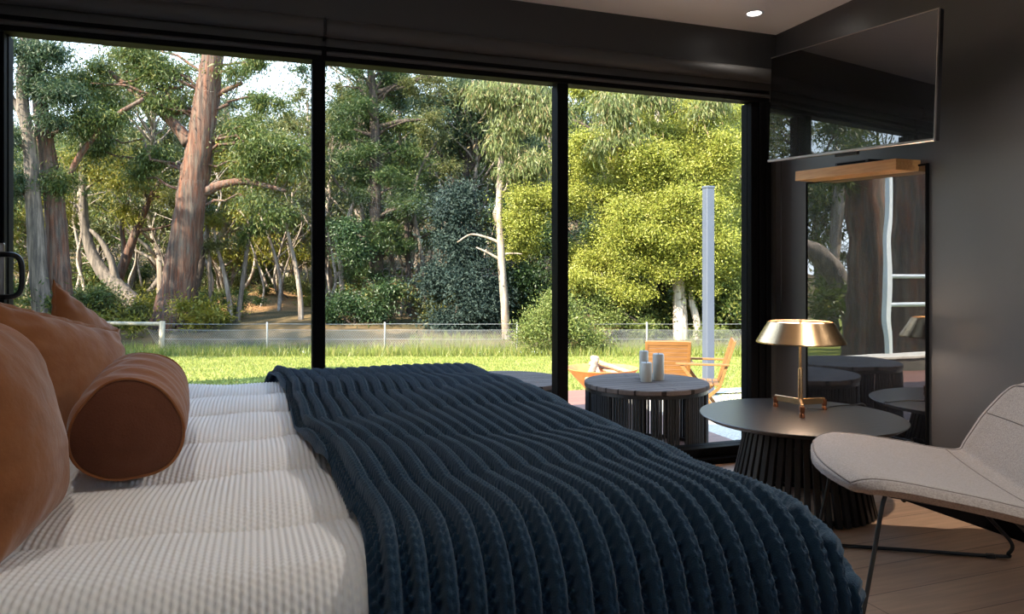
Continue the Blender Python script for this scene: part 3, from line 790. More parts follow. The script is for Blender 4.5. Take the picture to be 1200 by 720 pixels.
# ------------------------------------------------------------------ terrace furniture
def drum(cx, cy, r, label, z0=-.03, zt=.40, seed=1):
    t = thing('drum_table', label, 'table', (cx, cy, z0), 'rope-sided drum tables on the terrace')
    obj('table_top', M().lathe((cx, cy, zt), [(0, -.03), (r - .004, -.03), (r, -.026), (r, -.004), (r - .004, 0), (0, 0)], 72, False), MT['drumtop'], t, auto=30)
    m = M(); rr = random.Random(seed); n = 132
    for k in range(n):
        if (k + seed) % 12 in (5, 6): continue
        a = 2 * PI * (k + .2 * rr.uniform(-1, 1)) / n; x, y = cx + (r - .014) * math.cos(a), cy + (r - .014) * math.sin(a)
        m.tube([(x, y, z0 + .01), (x, y, zt - .03)], .0078, 6, False)
    obj('rope_side', m, MT['cord'], t, True)
    m = M()
    for z in (z0, zt - .052): m.lathe((cx, cy, z), [(r - .03, 0), (r - .006, 0), (r - .006, .022), (r - .03, .022), (r - .03, 0)], 64, False)
    for k in range(4):
        a = k * PI / 2 + .5; x, y = cx + (r - .03) * math.cos(a), cy + (r - .03) * math.sin(a)
        m.tube([(x, y, z0), (x, y, zt - .03)], .012, 8)
    obj('frame', m, MT['black'], t)
    return t
D1 = P(757, 447, 4.58); D2 = P(592, 445, 4.68)
drum(D1[0], D1[1], .388, 'grey-topped drum table by the glass with three candles on it', seed=1)
drum(D2[0], D2[1], .388, 'grey-topped drum table with bare top beyond the end of the bed', seed=4)
for u, v, s, r, h, lab in ((754.5, 443, 4.72, .029, .178, 'tallest ivory pillar candle, at the back left of the drum table'),
                           (771.5, 445.5, 4.635, .036, .168, 'ivory pillar candle at the right of the three on the drum table'),
                           (757.5, 447.5, 4.57, .036, .120, 'shortest ivory pillar candle, in front on the drum table')):
    p = P(u, v, s); t = thing('candle', lab, 'candle', (p[0], p[1], .40), 'pillar candles on the drum table')
    obj('wax', M().lathe((p[0], p[1], .40), [(0, 0), (r - .002, 0), (r, .004), (r, h - .006), (r - .004, h), (r - .010, h - .003), (0, h - .008)], 32, False), MT['candle'], t, auto=40)
    obj('wick', M().tube([(p[0], p[1], .40 + h - .009), (p[0] + .001, p[1], .40 + h + .008)], .0015, 6), MT['wick'], t)


def folding_chair(loc, yaw, label):
    """folding timber armchair; faces +y locally"""
    t = thing('garden_chair', label, 'chair', (0, 0, 0), 'folding timber garden chairs')
    b0 = np.array((0, -.20, .40)); b1 = np.array((0, -.36, .90)); az = (b1 - b0) / np.linalg.norm(b1 - b0); ay = np.cross(az, (1, 0, 0))
    hb = np.linalg.norm(b1 - b0) / 2; c = (b0 + b1) / 2
    for s_ in (-1, 1):
        m = M().obox(c + np.array((s_ * .235, 0, 0)), (1, 0, 0), ay, az, .018, .014, hb, .003)
        obj('back_post', m, MT['teak'], t)
        a0 = np.array((s_ * .235, -.20, .40)); a1 = np.array((s_ * .235, .27, 0))
        d = (a1 - a0) / np.linalg.norm(a1 - a0)
        obj('front_leg', M().obox((a0 + a1) / 2, (1, 0, 0), np.cross(d, (1, 0, 0)), d, .014, .018, np.linalg.norm(a1 - a0) / 2, .003), MT['teak'], t)
        a0 = np.array((s_ * .265, .20, .64)); a1 = np.array((s_ * .265, -.28, 0))
        d = (a1 - a0) / np.linalg.norm(a1 - a0)
        obj('rear_leg', M().obox((a0 + a1) / 2, (1, 0, 0), np.cross(d, (1, 0, 0)), d, .014, .018, np.linalg.norm(a1 - a0) / 2, .003), MT['teak'], t)
        obj('armrest', M().box(s_ * .265 - .028, s_ * .265 + .028, -.30, .26, .64, .662, .004), MT['teak'], t)
    m = M()
    for k in range(9):
        z = -hb * .78 + k * hb * 1.56 / 8
        m.obox(c + az * z, (1, 0, 0), ay, az, .22, .007, .024, .002)
    m.obox(c + az * (hb - .02), (1, 0, 0), ay, az, .235, .012, .025, .003)
    obj('back_slats', m, MT['teak'], t)
    m = M()
    for k in range(7): m.box(-.225, .225, -.20 + k * .066, -.145 + k * .066, .415, .433, .003)
    obj('seat_slats', m, MT['teak'], t)
    t.location = loc; t.rotation_euler = (0, 0, yaw); t.scale = (.93, .93, .93)
    return t


p = P(780, 470, 7.9)
folding_chair((p[0], p[1], gz(p[0], p[1])+.02), -.47, 'orange folding timber garden chair with its slatted back to the room')
p = P(820, 470, 7.5)
folding_chair((p[0], p[1], gz(p[0], p[1])+.02), 1.0, 'folding timber garden chair in profile beside the grey post')

# fire pit
p = P(706, 431, 7.4); FX, FY = p[0], p[1]; fz = gz(FX, FY) + .02
fp = thing('fire_pit', 'rusty steel hourglass fire pit bowl holding logs beyond the drum table', 'fire pit', (FX, FY, fz))
hh_ = .115 - fz
obj('bowl', M().lathe((FX, FY, fz), [(.12, hh_ * .52), (.36, hh_), (.366, hh_), (.366, hh_ - .006), (.13, hh_ * .50)], 56, False), MT['rust'], fp, auto=30)
obj('pedestal', M().lathe((FX, FY, fz), [(.22, 0), (.16, hh_ * .35), (.13, hh_ * .52)], 48), MT['rust'], fp, auto=30)
rr = random.Random(3)
for k, (dx, dy, dz, az_, el, ln, lab) in enumerate(((-.14, -.05, .02, .9, .45, .42, 'pale split log sticking up at the left of the fire pit'), (-.06, .03, .03, 1.3, .38, .40, 'second split log leaning beside the left one in the fire pit'),
                                                    (.05, .06, .0, 2.0, .25, .38, 'weathered log lying at the back of the fire pit'), (.12, -.06, .02, 2.6, .30, .36, 'short log at the right of the fire pit behind the candles'))):
    c = np.array((FX + dx, FY + dy, fz + hh_ + dz - .025)); d = np.array((math.cos(az_) * math.cos(el), math.sin(az_) * math.cos(el), math.sin(el)))
    path = [c + d * (ln * (q - .5)) for q in np.linspace(0, 1, 6)]
    o = obj('log', M().tube(path, [.034, .029, .030, .026][k], 9, True, .12), MT['log'], None, auto=50); tag(o, lab, 'log', 'logs in the fire pit')

# tall post
p = P(830, 470, 10.0); PX, PY = p[0], p[1]; pz = gz(PX, PY)
ps = thing('steel_post', 'tall blue-grey square post standing on the lawn edge', 'post', (PX, PY, pz))
ztop = P(830, 221, dep(PX, PY))[2]
obj('shaft', M().box(PX - .06, PX + .06, PY - .06, PY + .06, pz - .05, ztop, .006), MT['post'], ps)
obj('cap', M().box(PX - .065, PX + .065, PY - .065, PY + .065, ztop, ztop + .03, .006), MT['post'], ps)
obj('base_plate', M().box(PX - .11, PX + .11, PY - .11, PY + .11, pz, pz + .03, .004), MT['post'], ps)

# fence
FD = 22.0
def FPt(u, z=None, s=FD):
    q = P(u, 400, s); q[2] = gz(q[0], q[1]) if z is None else z
    return q
zb = FPt(400)[2]; ztp = CAMZ - 60 / FPX * FD
fn = thing('wire_fence', 'low wire mesh fence with steel posts across the lawn edge', 'fence', FPt(500))
for u in (313, 451, 606, 758, 905, 1050):
    q = FPt(u); obj('post', M().lathe((q[0], q[1], zb - .2), [(.028, 0), (.028, ztp - zb + .22), (.020, ztp - zb + .235)], 12), MT['galvpost'], fn, True)
q = FPt(189); obj('timber_post', M().tube([(q[0], q[1], zb - .2), (q[0] + .03, q[1], ztp + .06)], .085, 10), MT['oldwood'], fn, True)
obj('timber_rail', M().tube([FPt(189, ztp - .02), FPt(150, ztp - .01), FPt(60, ztp + .02), FPt(-80, ztp)], .06, 8), MT['oldwood'], fn, True)
for z, r in ((ztp - .02, .007), (ztp - .20, .007), (ztp - .48, .007), (zb + .08, .005)):
    pts = [FPt(u, z - .012 * math.sin(PI * ((u - 189) / 140 % 1))) for u in range(189, 1075, 12)]
    obj('strand_wire', M().tube(pts, r, 5), MT['galv'], fn)
A0, A1 = FPt(189), FPt(1075); fl_ = np.linalg.norm((A1 - A0)[:2]); fd_ = (A1 - A0) / fl_; fd_[2] = 0
vs, fs = [], []
step = .055; z0_, z1_ = zb + .02, ztp - .20; H = z1_ - z0_; wd = .0035
for sg in (1, -1):
    for k in range(int(fl_ / step)):
        a = A0 + fd_ * (k * step); b = a + fd_ * sg * H * .6
        a = np.array((a[0], a[1], z0_)); b = np.array((b[0], b[1], z1_)); i = len(vs)
        vs += [a - fd_ * wd, a + fd_ * wd, b + fd_ * wd, b - fd_ * wd]; fs.append((i, i + 1, i + 2, i + 3))
o = link_mesh('wire_mesh', vs, np.array(fs), MT['galv'], fn); o['kind'] = 'stuff'

# ------------------------------------------------------------------ trees
def foliage_arrays(clusters, L, W, droop=.4, rng=RNG, shell=.5, up=0.0):
    """clusters: rows (x, y, z, rx, ry, rz, n) -> leaf diamonds"""
    cs = np.array([c[:6] for c in clusters], float); ns = np.array([int(c[6]) for c in clusters])
    idx = np.repeat(np.arange(len(cs)), ns); n = len(idx)
    d = rng.normal(size=(n, 3)); d /= np.linalg.norm(d, axis=1)[:, None]
    rad = np.clip(np.abs(rng.normal(size=n)) * .62, 0, 1.7)
    pos = cs[idx, :3] + d * rad[:, None] * cs[idx, 3:6]
    ax = rng.normal(size=(n, 3)) * .8; ax[:, 2] += -droop * 1.6 + up; ax += d * .5
    ax /= np.linalg.norm(ax, axis=1)[:, None]
    sd = np.cross(ax, rng.normal(size=(n, 3))); sd /= np.linalg.norm(sd, axis=1)[:, None] + 1e-9
    nn = np.cross(ax, sd)
    ln = L * (.6 + .8 * rng.random(n))[:, None]; wd = W * (.7 + .6 * rng.random(n))[:, None]
    mid = pos + ax * ln * .45 + nn * ln * .06
    V = np.stack([pos, mid + sd * wd * .5, pos + ax * ln, mid - sd * wd * .5], 1).reshape(-1, 3)
    F = np.arange(n * 4).reshape(n, 4)
    return V, F


def add_foliage(parent, clusters, L, W, mt, droop=.4, shell=.5, name='foliage', up=0.0):
    V, F = foliage_arrays(clusters, L * .66, W * .66, droop, RNG, shell, up)
    return link_mesh(name, V, F, mt, parent)


def pxclusters(rows, s, ds=1.0, split=1, dens=1.0):
    """rows: (u, v, ru, rv, n [, s]) in photograph pixels at depth s -> sub-clustered blobs in space"""
    out = []
    for r in rows:
        ss = r[5] if len(r) > 5 else s
        c = P(r[0], r[1], ss); ru, rv = r[2] * ss / FPX, r[3] * ss / FPX
        k = max(2, int(split * (ru * rv) ** .5 * 2.6))
        for _ in range(k):
            d = RNG.normal(size=3); d /= np.linalg.norm(d); q = RNG.random() ** .6
            off_ = d * q * np.array((ru, max(ru, rv) * ds, rv)) * .85
            f = RNG.uniform(.45, .95)
            m_ = (ru + rv) / 2 / max(1, k ** .33) * 1.25
            out.append((c[0] + off_[0] * CS + off_[1] * SN, c[1] - off_[0] * SN + off_[1] * CS, c[2] + off_[2], m_ * f * 1.5, m_ * f * 1.5, m_ * f, r[4] * dens * 3.4 / k))
    return out


def limb(m, rows, s, n=10, noise=.06, smooth=5):
    """rows (u, v, r_px[, s])"""
    pts = []
    for r in rows:
        ss = r[3] if len(r) > 3 else s
        q = P(r[0], r[1], ss); pts.append((*q, r[2] * ss / FPX))
    sp = spline(pts, smooth); m.tube(sp[:, :3], np.clip(sp[:, 3], .008, None), n, True, noise)
    return m


def twigs(m, p0, p1s, r):
    for p1 in p1s:
        p0, p1 = np.array(p0, float), np.array(p1, float); ln = np.linalg.norm(p1 - p0)
        pts = [p0 + (p1 - p0) * f + RNG.normal(size=3) * ln * .05 * (f > 0) + np.array((0, 0, .10 * ln * math.sin(PI * f))) for f in np.linspace(0, 1, 6)]
        m.tube(pts, np.linspace(r, r * .25, 6), 6)


def tree(name, label, cat, s, trunk, bark, branches=(), leaves=(), group=None, twig=True, n=12, extra=0):
    b0 = P(trunk[0][0], trunk[0][1], trunk[0][3] if len(trunk[0]) > 3 else s)
    g = gz(b0[0], b0[1])
    t = thing(name, label, cat, (b0[0], b0[1], g), group)
    rows = list(trunk)
    # carry the trunk down into the ground
    vg = 319 + (CAMZ - g + .25) / s * FPX
    if vg > rows[0][1] + 2: rows = [(rows[0][0] - .15 * (rows[1][0] - rows[0][0]), vg, rows[0][2] * 1.2)] + rows
    m = limb(M(), rows, s, n)
    for br in branches: obj('branch', limb(M(), br, s, 8), bark, t, True)
    tw = m
    for (lrows, L, W, lm, droop, ds, split) in leaves:
        cl = pxclusters(lrows, s, ds, split)
        add_foliage(t, cl, L, W, lm, droop)
        if twig:
            sp = spline([(*P(r[0], r[1], r[3] if len(r) > 3 else s), r[2] * s / FPX) for r in rows], 5)
            for c in cl[::2]:
                c3 = np.array(c[:3]); dd = np.linalg.norm(sp[:, :3] - c3 - np.array((0, 0, -.6)), axis=1); k = int(dd.argmin())
                twigs(tw, sp[k, :3], [c3], min(.07, .5 * sp[k, 3]))
    obj('trunk', m, bark, t, True)
    return t


def spread(u0, u1, v0, v1, k, ru, rv, n, s0, s1):
    return [(RNG.uniform(u0, u1), RNG.uniform(v0, v1), RNG.uniform(.7, 1.2) * ru, RNG.uniform(.7, 1.2) * rv, n, RNG.uniform(s0, s1)) for _ in range(k)]


# --- the big rust-barked gum behind the fence
tree('gum_tree', 'huge rust and grey barked gum leaning right behind the fence in the left pane', 'tree', 26,
     [(203, 376, 24), (208, 340, 19.5), (218, 280, 17.5), (226, 220, 16.5), (235, 170, 15.5), (243, 110, 14), (250, 60, 12), (256, 0, 10), (264, -80, 6)], MT['gumbark'],
     [[(222, 168, 8), (208, 150, 6.5), (185, 128, 5), (160, 110, 4), (128, 84, 2.5)], [(236, 226, 7), (262, 216, 5), (290, 213, 4), (335, 224, 2)],
      [(247, 116, 4), (264, 106, 3), (284, 97, 2)], [(252, 40, 5), (290, 20, 3.5), (330, -10, 2)], [(170, 113, 3), (185, 105, 2), (215, 102, 1.5)]],
     [([(95, 80, 45, 38, 2600), (150, 62, 45, 30, 2200), (195, 80, 32, 34, 1700), (128, 118, 34, 26, 1400), (300, 190, 38, 42, 2600), (345, 170, 25, 45, 1800), (275, 150, 26, 26, 900), (190, 120, 30, 22, 900),
        (310, 235, 35, 24, 1300), (285, 75, 28, 20, 800), (320, 120, 30, 20, 700), (170, 190, 40, 30, 1500), (120, 175, 30, 30, 1200)], .26, .050, LF['gum'], .55, .5, 1.6)])
# --- two gums at the far left
tree('gum_tree', 'grey trunked gum at the far left edge of the left pane', 'tree', 24,
     [(51, 372, 11), (46, 330, 10), (41, 260, 9), (37, 200, 7.5), (33, 157, 7), (26, 115, 6.5), (31, 40, 6.5), (33, -40, 5)], MT['greybark'],
     [[(33, 157, 5), (22, 130, 3), (10, 105, 2)]],
     [([(20, 80, 26, 40, 1700), (60, 60, 28, 28, 1300), (12, 160, 18, 30, 900), (70, 130, 26, 30, 1300), (20, 215, 20, 24, 700)], .25, .05, LF['gumblue'], .55, .5, 1.6)])
tree('gum_tree', 'reddish dark trunked gum just right of the grey one at the left edge', 'tree', 24.6,
     [(73, 374, 13), (69, 320, 12.5), (65, 250, 11), (58, 200, 9.5), (51, 150, 8.5), (43, 90, 7), (37, 20, 5)], MT['gumbark'],
     [[(62, 235, 5), (78, 215, 4), (95, 180, 3.5), (130, 140, 3), (168, 116, 2.2)]],
     [([(70, 215, 22, 26, 800), (95, 145, 28, 30, 1200), (50, 105, 25, 25, 800), (140, 140, 22, 18, 600)], .25, .05, LF['gum'], .55, .5, 1.6)])
tree('crooked_gum', 'crooked gum curving up from a low sprawling base left of the huge gum', 'tree', 28,
     [(178, 374, 10), (160, 360, 11), (138, 336, 9), (120, 318, 7.5), (105, 290, 6), (98, 250, 5), (97, 190, 4), (95, 140, 2.5)], MT['greybark'],
     [[(138, 336, 5), (128, 300, 3.5), (112, 275, 2.5), (92, 262, 1.5)]],
     [([(100, 190, 28, 26, 900), (75, 250, 24, 22, 700), (130, 215, 28, 22, 900)], .24, .05, LF['gold'], .4, .5, 1.6)])
tree('crooked_gum', 'thin brown gum leaning right beside the crooked grey one', 'tree', 29,
     [(127, 358, 7), (145, 310, 5.5), (160, 270, 4.5), (175, 235, 3.5), (188, 212, 2.5)], MT['gumbark'],
     [[(148, 305, 3), (143, 265, 2.5), (150, 235, 2)], [(160, 270, 2.5), (185, 268, 1.5), (205, 262, 1)]],
     [([(165, 205, 34, 24, 1400), (205, 235, 22, 26, 900), (150, 250, 24, 18, 700), (130, 190, 24, 20, 700)], .23, .05, LF['gold'], .4, .5, 1.6)])
# --- slim saplings
for (rows, bk, lv, lm, lab) in (
        ([(246, 380, 2.2), (246, 320, 2), (243, 270, 1.8), (240, 232, 1.2)], 'greybark', [(240, 250, 18, 16, 400)], 'gum', 'slim dark sapling directly right of the huge gum trunk'),
        ([(279, 372, 3), (286, 320, 2.6), (290, 290, 2.2), (297, 248, 1.5)], 'greybark', [(300, 262, 20, 16, 500), (280, 280, 14, 12, 250)], 'gum', 'slim grey forked sapling in front of the earth bank'),
        ([(226, 378, 5), (230, 340, 4), (236, 310, 3.4), (240, 285, 2)], 'darkbark', [(245, 285, 18, 14, 300)], 'olive', 'stumpy dark trunk close behind the huge gum'),
        ([(269, 355, 2.8), (262, 318, 2.4), (254, 288, 2), (250, 262, 1.4)], 'palebark', [(252, 262, 16, 14, 300)], 'gold', 'slim pale orange trunk leaning left right of the huge gum'),
        ([(352, 350, 3), (347, 315, 2.6), (340, 285, 2.2), (332, 250, 1.5)], 'palebark', [(334, 255, 24, 18, 500)], 'olive', 'slim pale trunk leaning left near the first mullion')):
    tree('sapling', lab, 'tree', 27.5, rows, MT[bk], (), [(lv, .2, .045, LF[lm], .4, .6, 1.6)], n=8)

# --- dark pine in the middle pane
pr = []
for v, hwid in ((60, 22), (85, 30), (105, 34), (130, 40), (155, 44), (180, 46), (205, 50), (235, 46), (262, 50), (290, 44), (320, 36)):
    for k in range(4): pr.append((438 + RNG.uniform(-1, 1) * hwid, v + RNG.uniform(-8, 8), 24, 9, 620, RNG.uniform(27, 29.5)))
tree('pine_tree', 'dark layered pine with a straight black trunk in the middle pane', 'tree', 28,
     [(447, 396, 9.5), (442, 330, 8.5), (440, 260, 7.5), (440, 190, 6.5), (438, 120, 5), (431, 60, 3.5), (424, 10, 2)], MT['darkbark'],
     [[(440, 150, 3), (470, 142, 2.2), (505, 140, 1.5)], [(439, 110, 3), (475, 96, 2), (520, 88, 1.3)], [(440, 240, 3), (405, 225, 2), (388, 205, 1.2)]],
     [(pr, .20, .035, LF['pine'], .15, .6, 1.4), ([(470, 102, 30, 8, 700), (500, 92, 24, 8, 500), (505, 140, 26, 10, 500), (395, 110, 14, 24, 500)], .2, .035, LF['olive'], .15, .5, 1.4)])
for (rows, bk, lv, lm, lab) in (
        ([(478, 398, 3.6), (479, 340, 3.2), (476, 260, 3), (470, 190, 2.4), (468, 130, 1.6)], 'darkbark', [(470, 150, 30, 26, 1000), (490, 190, 24, 22, 700)], 'gum', 'straight slim dark trunk right of the black pine'),
        ([(496, 396, 3), (497, 330, 2.8), (492, 285, 2.4), (484, 240, 2), (492, 200, 1.5), (512, 165, 1)], 'greybark', [(510, 160, 26, 20, 600), (535, 190, 22, 20, 500)], 'olive', 'slim grey trunk forking upward left of the teal shrub'),
        ([(573, 398, 2.6), (576, 360, 2.4), (581, 322, 2)], 'gumbark', [(585, 305, 18, 22, 500)], 'dark', 'thin reddish sapling just left of the pale slim gum'),
        ([(400, 320, 3), (395, 280, 2.6), (410, 250, 2.2), (420, 215, 1.4)], 'palebark', [(405, 215, 20, 20, 400)], 'olive', 'pale crooked sapling right of the first mullion')):
    tree('sapling', lab, 'tree', 28.5, rows, MT[bk], (), [(lv, .2, .045, LF[lm], .4, .6, 1.6)], n=8)
tree('broad_gum', 'dense grey-green gum crown behind the middle pane top', 'tree', 33,
     [(535, 370, 5), (532, 300, 5), (540, 230, 4.5), (550, 180, 4), (552, 110, 3)], MT['darkbark'],
     [[(540, 230, 3), (520, 190, 2), (505, 165, 1.3)], [(545, 205, 3), (575, 170, 2), (590, 150, 1.3)]],
     [([(545, 110, 34, 26, 3000), (555, 150, 34, 30, 2600), (515, 120, 24, 22, 1300), (530, 170, 24, 24, 1000), (570, 95, 28, 22, 1400), (480, 100, 30, 16, 900), (520, 240, 40, 26, 1500), (600, 230, 30, 30, 1300)], .27, .05, LF['gumblue'], .5, .7, 1.7)])
# --- weeping gum
tree('weeping_gum', 'slim pale gum with weeping foliage left of the second mullion', 'tree', 24,
     [(594, 416, 5.2), (592, 370, 4.8), (588, 310, 4.5), (586, 270, 4.3), (585, 240, 4.2), (590, 160, 3.5), (604, 80, 3), (612, 20, 2)], MT['palebark'],
     [[(586, 285, 2.2), (572, 279, 1.6), (552, 275, 1.2), (536, 284, .8)], [(587, 305, 2), (573, 297, 1.4), (558, 290, .9)], [(588, 298, 1.6), (602, 297, 1), (612, 298, .7)],
      [(585, 240, 3), (580, 250, 2.5), (583, 262, 2)], [(598, 110, 2), (625, 100, 1.5), (648, 96, 1)]],
     [([(582, 110, 24, 22, 2400), (615, 105, 30, 16, 2200), (640, 120, 20, 24, 1600), (590, 145, 22, 20, 1700), (588, 175, 16, 20, 1000), (622, 190, 24, 26, 1500), (595, 205, 18, 16, 800), (640, 150, 18, 20, 700)], .34, .045, LF['weeping'], 1.3, .6, 1.8)])
# --- dark teal shrub and its neighbours
def shrub(name, label, cat, rows, s, L, W, lm, droop=.2, stem=(), group=None, split=1.5, up=0.0):
    c = P(np.mean([r[0] for r in rows]), 400, s); g = gz(c[0], c[1])
    t = thing(name, label, cat, (c[0], c[1], g), group)
    cl = pxclusters(rows, s, .8, split)
    add_foliage(t, cl, L, W, lm, droop, .4, up=up)
    m = M()
    for q in cl[::5]: twigs(m, (c[0], c[1], g - .1), [q[:3]], .05)
    obj('stems', m, MT['darkbark'], t, True)
    return t
shrub('shrub', 'tall dense dark teal shrub behind the fence in the middle pane', 'shrub',
      [(540, 270, 32, 26, 3600), (548, 310, 40, 32, 6000), (545, 350, 42, 30, 6000), (530, 235, 26, 18, 1500), (555, 375, 42, 18, 3000), (505, 330, 18, 26, 1400)], 25.5, .20, .075, LF['teal'])
shrub('shrub', 'dark green shade mass between the teal shrub and second mullion', 'shrub',
      [(610, 290, 34, 34, 3400), (625, 330, 34, 34, 3800), (620, 368, 34, 22, 3000), (600, 250, 28, 22, 1500), (645, 270, 22, 30, 1500), (580, 340, 20, 40, 1600)], 28, .20, .07, LF['dark'])
shrub('shrub', 'dark green leafy shrub at the foot of the black pine', 'shrub',
      [(420, 365, 30, 18, 2400), (450, 350, 24, 16, 1600), (400, 375, 26, 14, 1400), (415, 300, 22, 26, 1300), (395, 265, 20, 20, 900)], 26.5, .2, .06, LF['dark'])
shrub('shrub', 'light green shrub against the fence by the second mullion', 'shrub',
      [(640, 388, 26, 16, 2200), (665, 378, 30, 22, 3200), (690, 392, 26, 14, 1800), (648, 360, 18, 16, 1000)], 21.2, .13, .05, LF['lightb'], up=.6)
shrub('shrub', 'olive scrub under the crooked gums on the left', 'shrub',
      [(140, 368, 28, 10, 1200), (120, 350, 22, 14, 800), (160, 376, 30, 8, 900), (95, 362, 24, 14, 900)], 26, .16, .05, LF['olive'], up=.5)
shrub('shrub', 'low straw and green scrub on top of the earth bank', 'shrub',
      [(340, 332, 24, 8, 700), (365, 345, 18, 10, 600), (310, 340, 12, 6, 300), (390, 352, 22, 10, 700)], 34, .2, .06, LF['olive'], up=.5)

# --- yellow-green tree
yr = spread(730, 860, 140, 315, 26, 24, 17, 1100, 22.3, 23.2) + spread(668, 880, 95, 335, 80, 26, 19, 1300, 22.6, 26) + spread(610, 680, 225, 300, 9, 20, 15, 1000, 23, 25) + spread(676, 740, 290, 352, 10, 20, 14, 1000, 22.8, 24.5) + spread(830, 885, 240, 350, 10, 20, 16, 1100, 23.5, 26)
tree('wattle_tree', 'huge bright yellow-green leafy tree with a white trunk in the right pane', 'tree', 24,
     [(798, 410, 9), (797, 370, 8.2), (795, 330, 7), (792, 300, 6.5), (782, 255, 5), (775, 200, 4), (770, 130, 3), (768, 60, 2)], MT['whitebark'],
     [[(815, 408, 4.5), (817, 380, 4.3), (811, 352, 4), (815, 318, 3), (826, 280, 2)], [(790, 290, 4), (760, 250, 3), (720, 215, 2)], [(780, 245, 4), (820, 200, 3), (850, 160, 2)],
      [(793, 335, 3.5), (782, 300, 3), (770, 270, 2)]],
     [([(*q[:4], q[4] * 1.5, q[5]) for q in yr], .125, .052, LF['yellow'], .1, .8, 1.7)], twig=False)
tree('weeping_gum', 'tall gum with pinkish weeping sprays above the yellow-green tree', 'tree', 27.5,
     [(735, 380, 7), (732, 280, 6), (728, 180, 5), (722, 100, 4), (720, 30, 3)], MT['darkbark'],
     [[(728, 180, 3), (690, 150, 2), (670, 140, 1.5)], [(725, 130, 3), (800, 110, 2), (840, 100, 1.5)]],
     [([(715, 125, 30, 20, 1500, 22.4), (730, 155, 24, 20, 900, 22.4), (700, 165, 14, 14, 400, 22.3), (835, 125, 22, 18, 700, 22.4), (760, 112, 26, 14, 700, 22.4), (840, 100, 40, 20, 1500), (700, 60, 60, 30, 3000), (800, 60, 60, 30, 3000)], .34, .045, LF['weeping'], 1.3, .5, 1.8)])
tree('dark_gum', 'dark shaded trunk behind the white trunk of the yellow-green tree', 'tree', 27,
     [(776, 408, 7), (775, 370, 7), (773, 320, 6.5), (770, 260, 5)], MT['darkbark'], (),
     [([(740, 340, 34, 30, 2200), (840, 340, 34, 34, 2200), (800, 290, 50, 30, 2200), (700, 340, 30, 30, 1600), (860, 380, 26, 22, 1200), (745, 385, 30, 16, 1200)], .2, .07, LF['dark'], .2, .6, 1.6)])
shrub('shrub', 'light green leafy scrub under the yellow-green tree behind the fence', 'shrub',
      [(720, 372, 26, 18, 1600), (755, 380, 22, 14, 1100), (700, 350, 22, 14, 1000), (860, 350, 20, 20, 1000), (845, 392, 30, 12, 900)], 23.6, .15, .055, LF['lightb'], up=.4)

# --- background bush: a few kinds, copied
def kind_tree(h, bark, lm, seed, crown0=.3, n=14000, rad=2.6):
    r = np.random.default_rng(seed)
    t = thing('bush_gum', 'x', 'tree', (0, 0, 0))
    pts = [(0, 0, -.3, .16)]
    x = y = 0.0
    for f in np.linspace(.15, 1, 6):
        x += r.normal() * .35; y += r.normal() * .35; pts.append((x, y, h * f, .15 * (1 - .8 * f) + .01))
    sp = spline(pts, 5); m = M().tube(sp[:, :3], sp[:, 3], 8, True, .05)
    cl = []
    for k in range(34):
        f = r.uniform(crown0, 1.0); a = r.uniform(0, 2 * PI); i = int(f * (len(sp) - 1)); d = rad * r.uniform(.25, 1) * (1.15 - .6 * abs(f - .7))
        c = sp[i, :3] + np.array((math.cos(a) * d, math.sin(a) * d, r.uniform(-.2, .9)))
        cl.append((*c, *(np.array((.85, .85, .55)) * r.uniform(.8, 1.45)), n / 34))
        j = max(0, i - 5); pth = [sp[j, :3] + (c - sp[j, :3]) * q + r.normal(size=3) * .08 * (q > 0) for q in np.linspace(0, 1, 5)]
        m.tube(pth, np.linspace(sp[j, 3] * .45 + .01, .012, 5), 6)
    obj('trunk', m, bark, t, True)
    V, F = foliage_arrays(cl, .20, .05, .45, r, .5)
    link_mesh('foliage', V, F, lm, t)
    return t
kinds = [kind_tree(9.5, MT['palebark'], LF['olive'], 1), kind_tree(11.5, MT['palebark'], LF['gumblue'], 2), kind_tree(8, MT['greybark'], LF['gum'], 3), kind_tree(6.5, MT['palebark'], LF['gold'], 4, .2), kind_tree(12.5, MT['greybark'], LF['gum'], 5, .4)]
KN = ['pale trunked olive gum among the distant bush trees', 'tall pale trunked blue-green gum among the distant bush trees', 'grey trunked green gum among the distant bush trees', 'short golden-leaved gum among the distant bush trees', 'tall grey trunked green gum among the distant bush trees']
used = [False] * 5
spots = []
r_ = np.random.default_rng(42)
for s0, s1, cnt in ((31, 37, 17), (38, 48, 30), (49, 62, 34), (63, 80, 30)):
    for k in range(cnt):
        u = -60 + (k + r_.uniform(.1, .9)) * (1000 / cnt); spots.append((u, r_.uniform(s0, s1)))
for i, (u, s) in enumerate(spots):
    k = int(r_.integers(0, 5))
    if s < 38 and k in (1, 4) and u < 420: k = int(r_.choice([0, 2, 3]))
    o = kinds[k] if not used[k] else copy_tree(kinds[k])
    used[k] = True
    q = P(u, 400, s); o.location = (q[0], q[1], gz(q[0], q[1])); o.rotation_euler = (0, 0, r_.uniform(0, 6.28)); sc = r_.uniform(.85, 1.2); o.scale = (sc, sc, sc)
    o['label'] = KN[k]; o['group'] = KN[k] + 's' if False else 'distant bush: ' + KN[k].split(' among')[0]
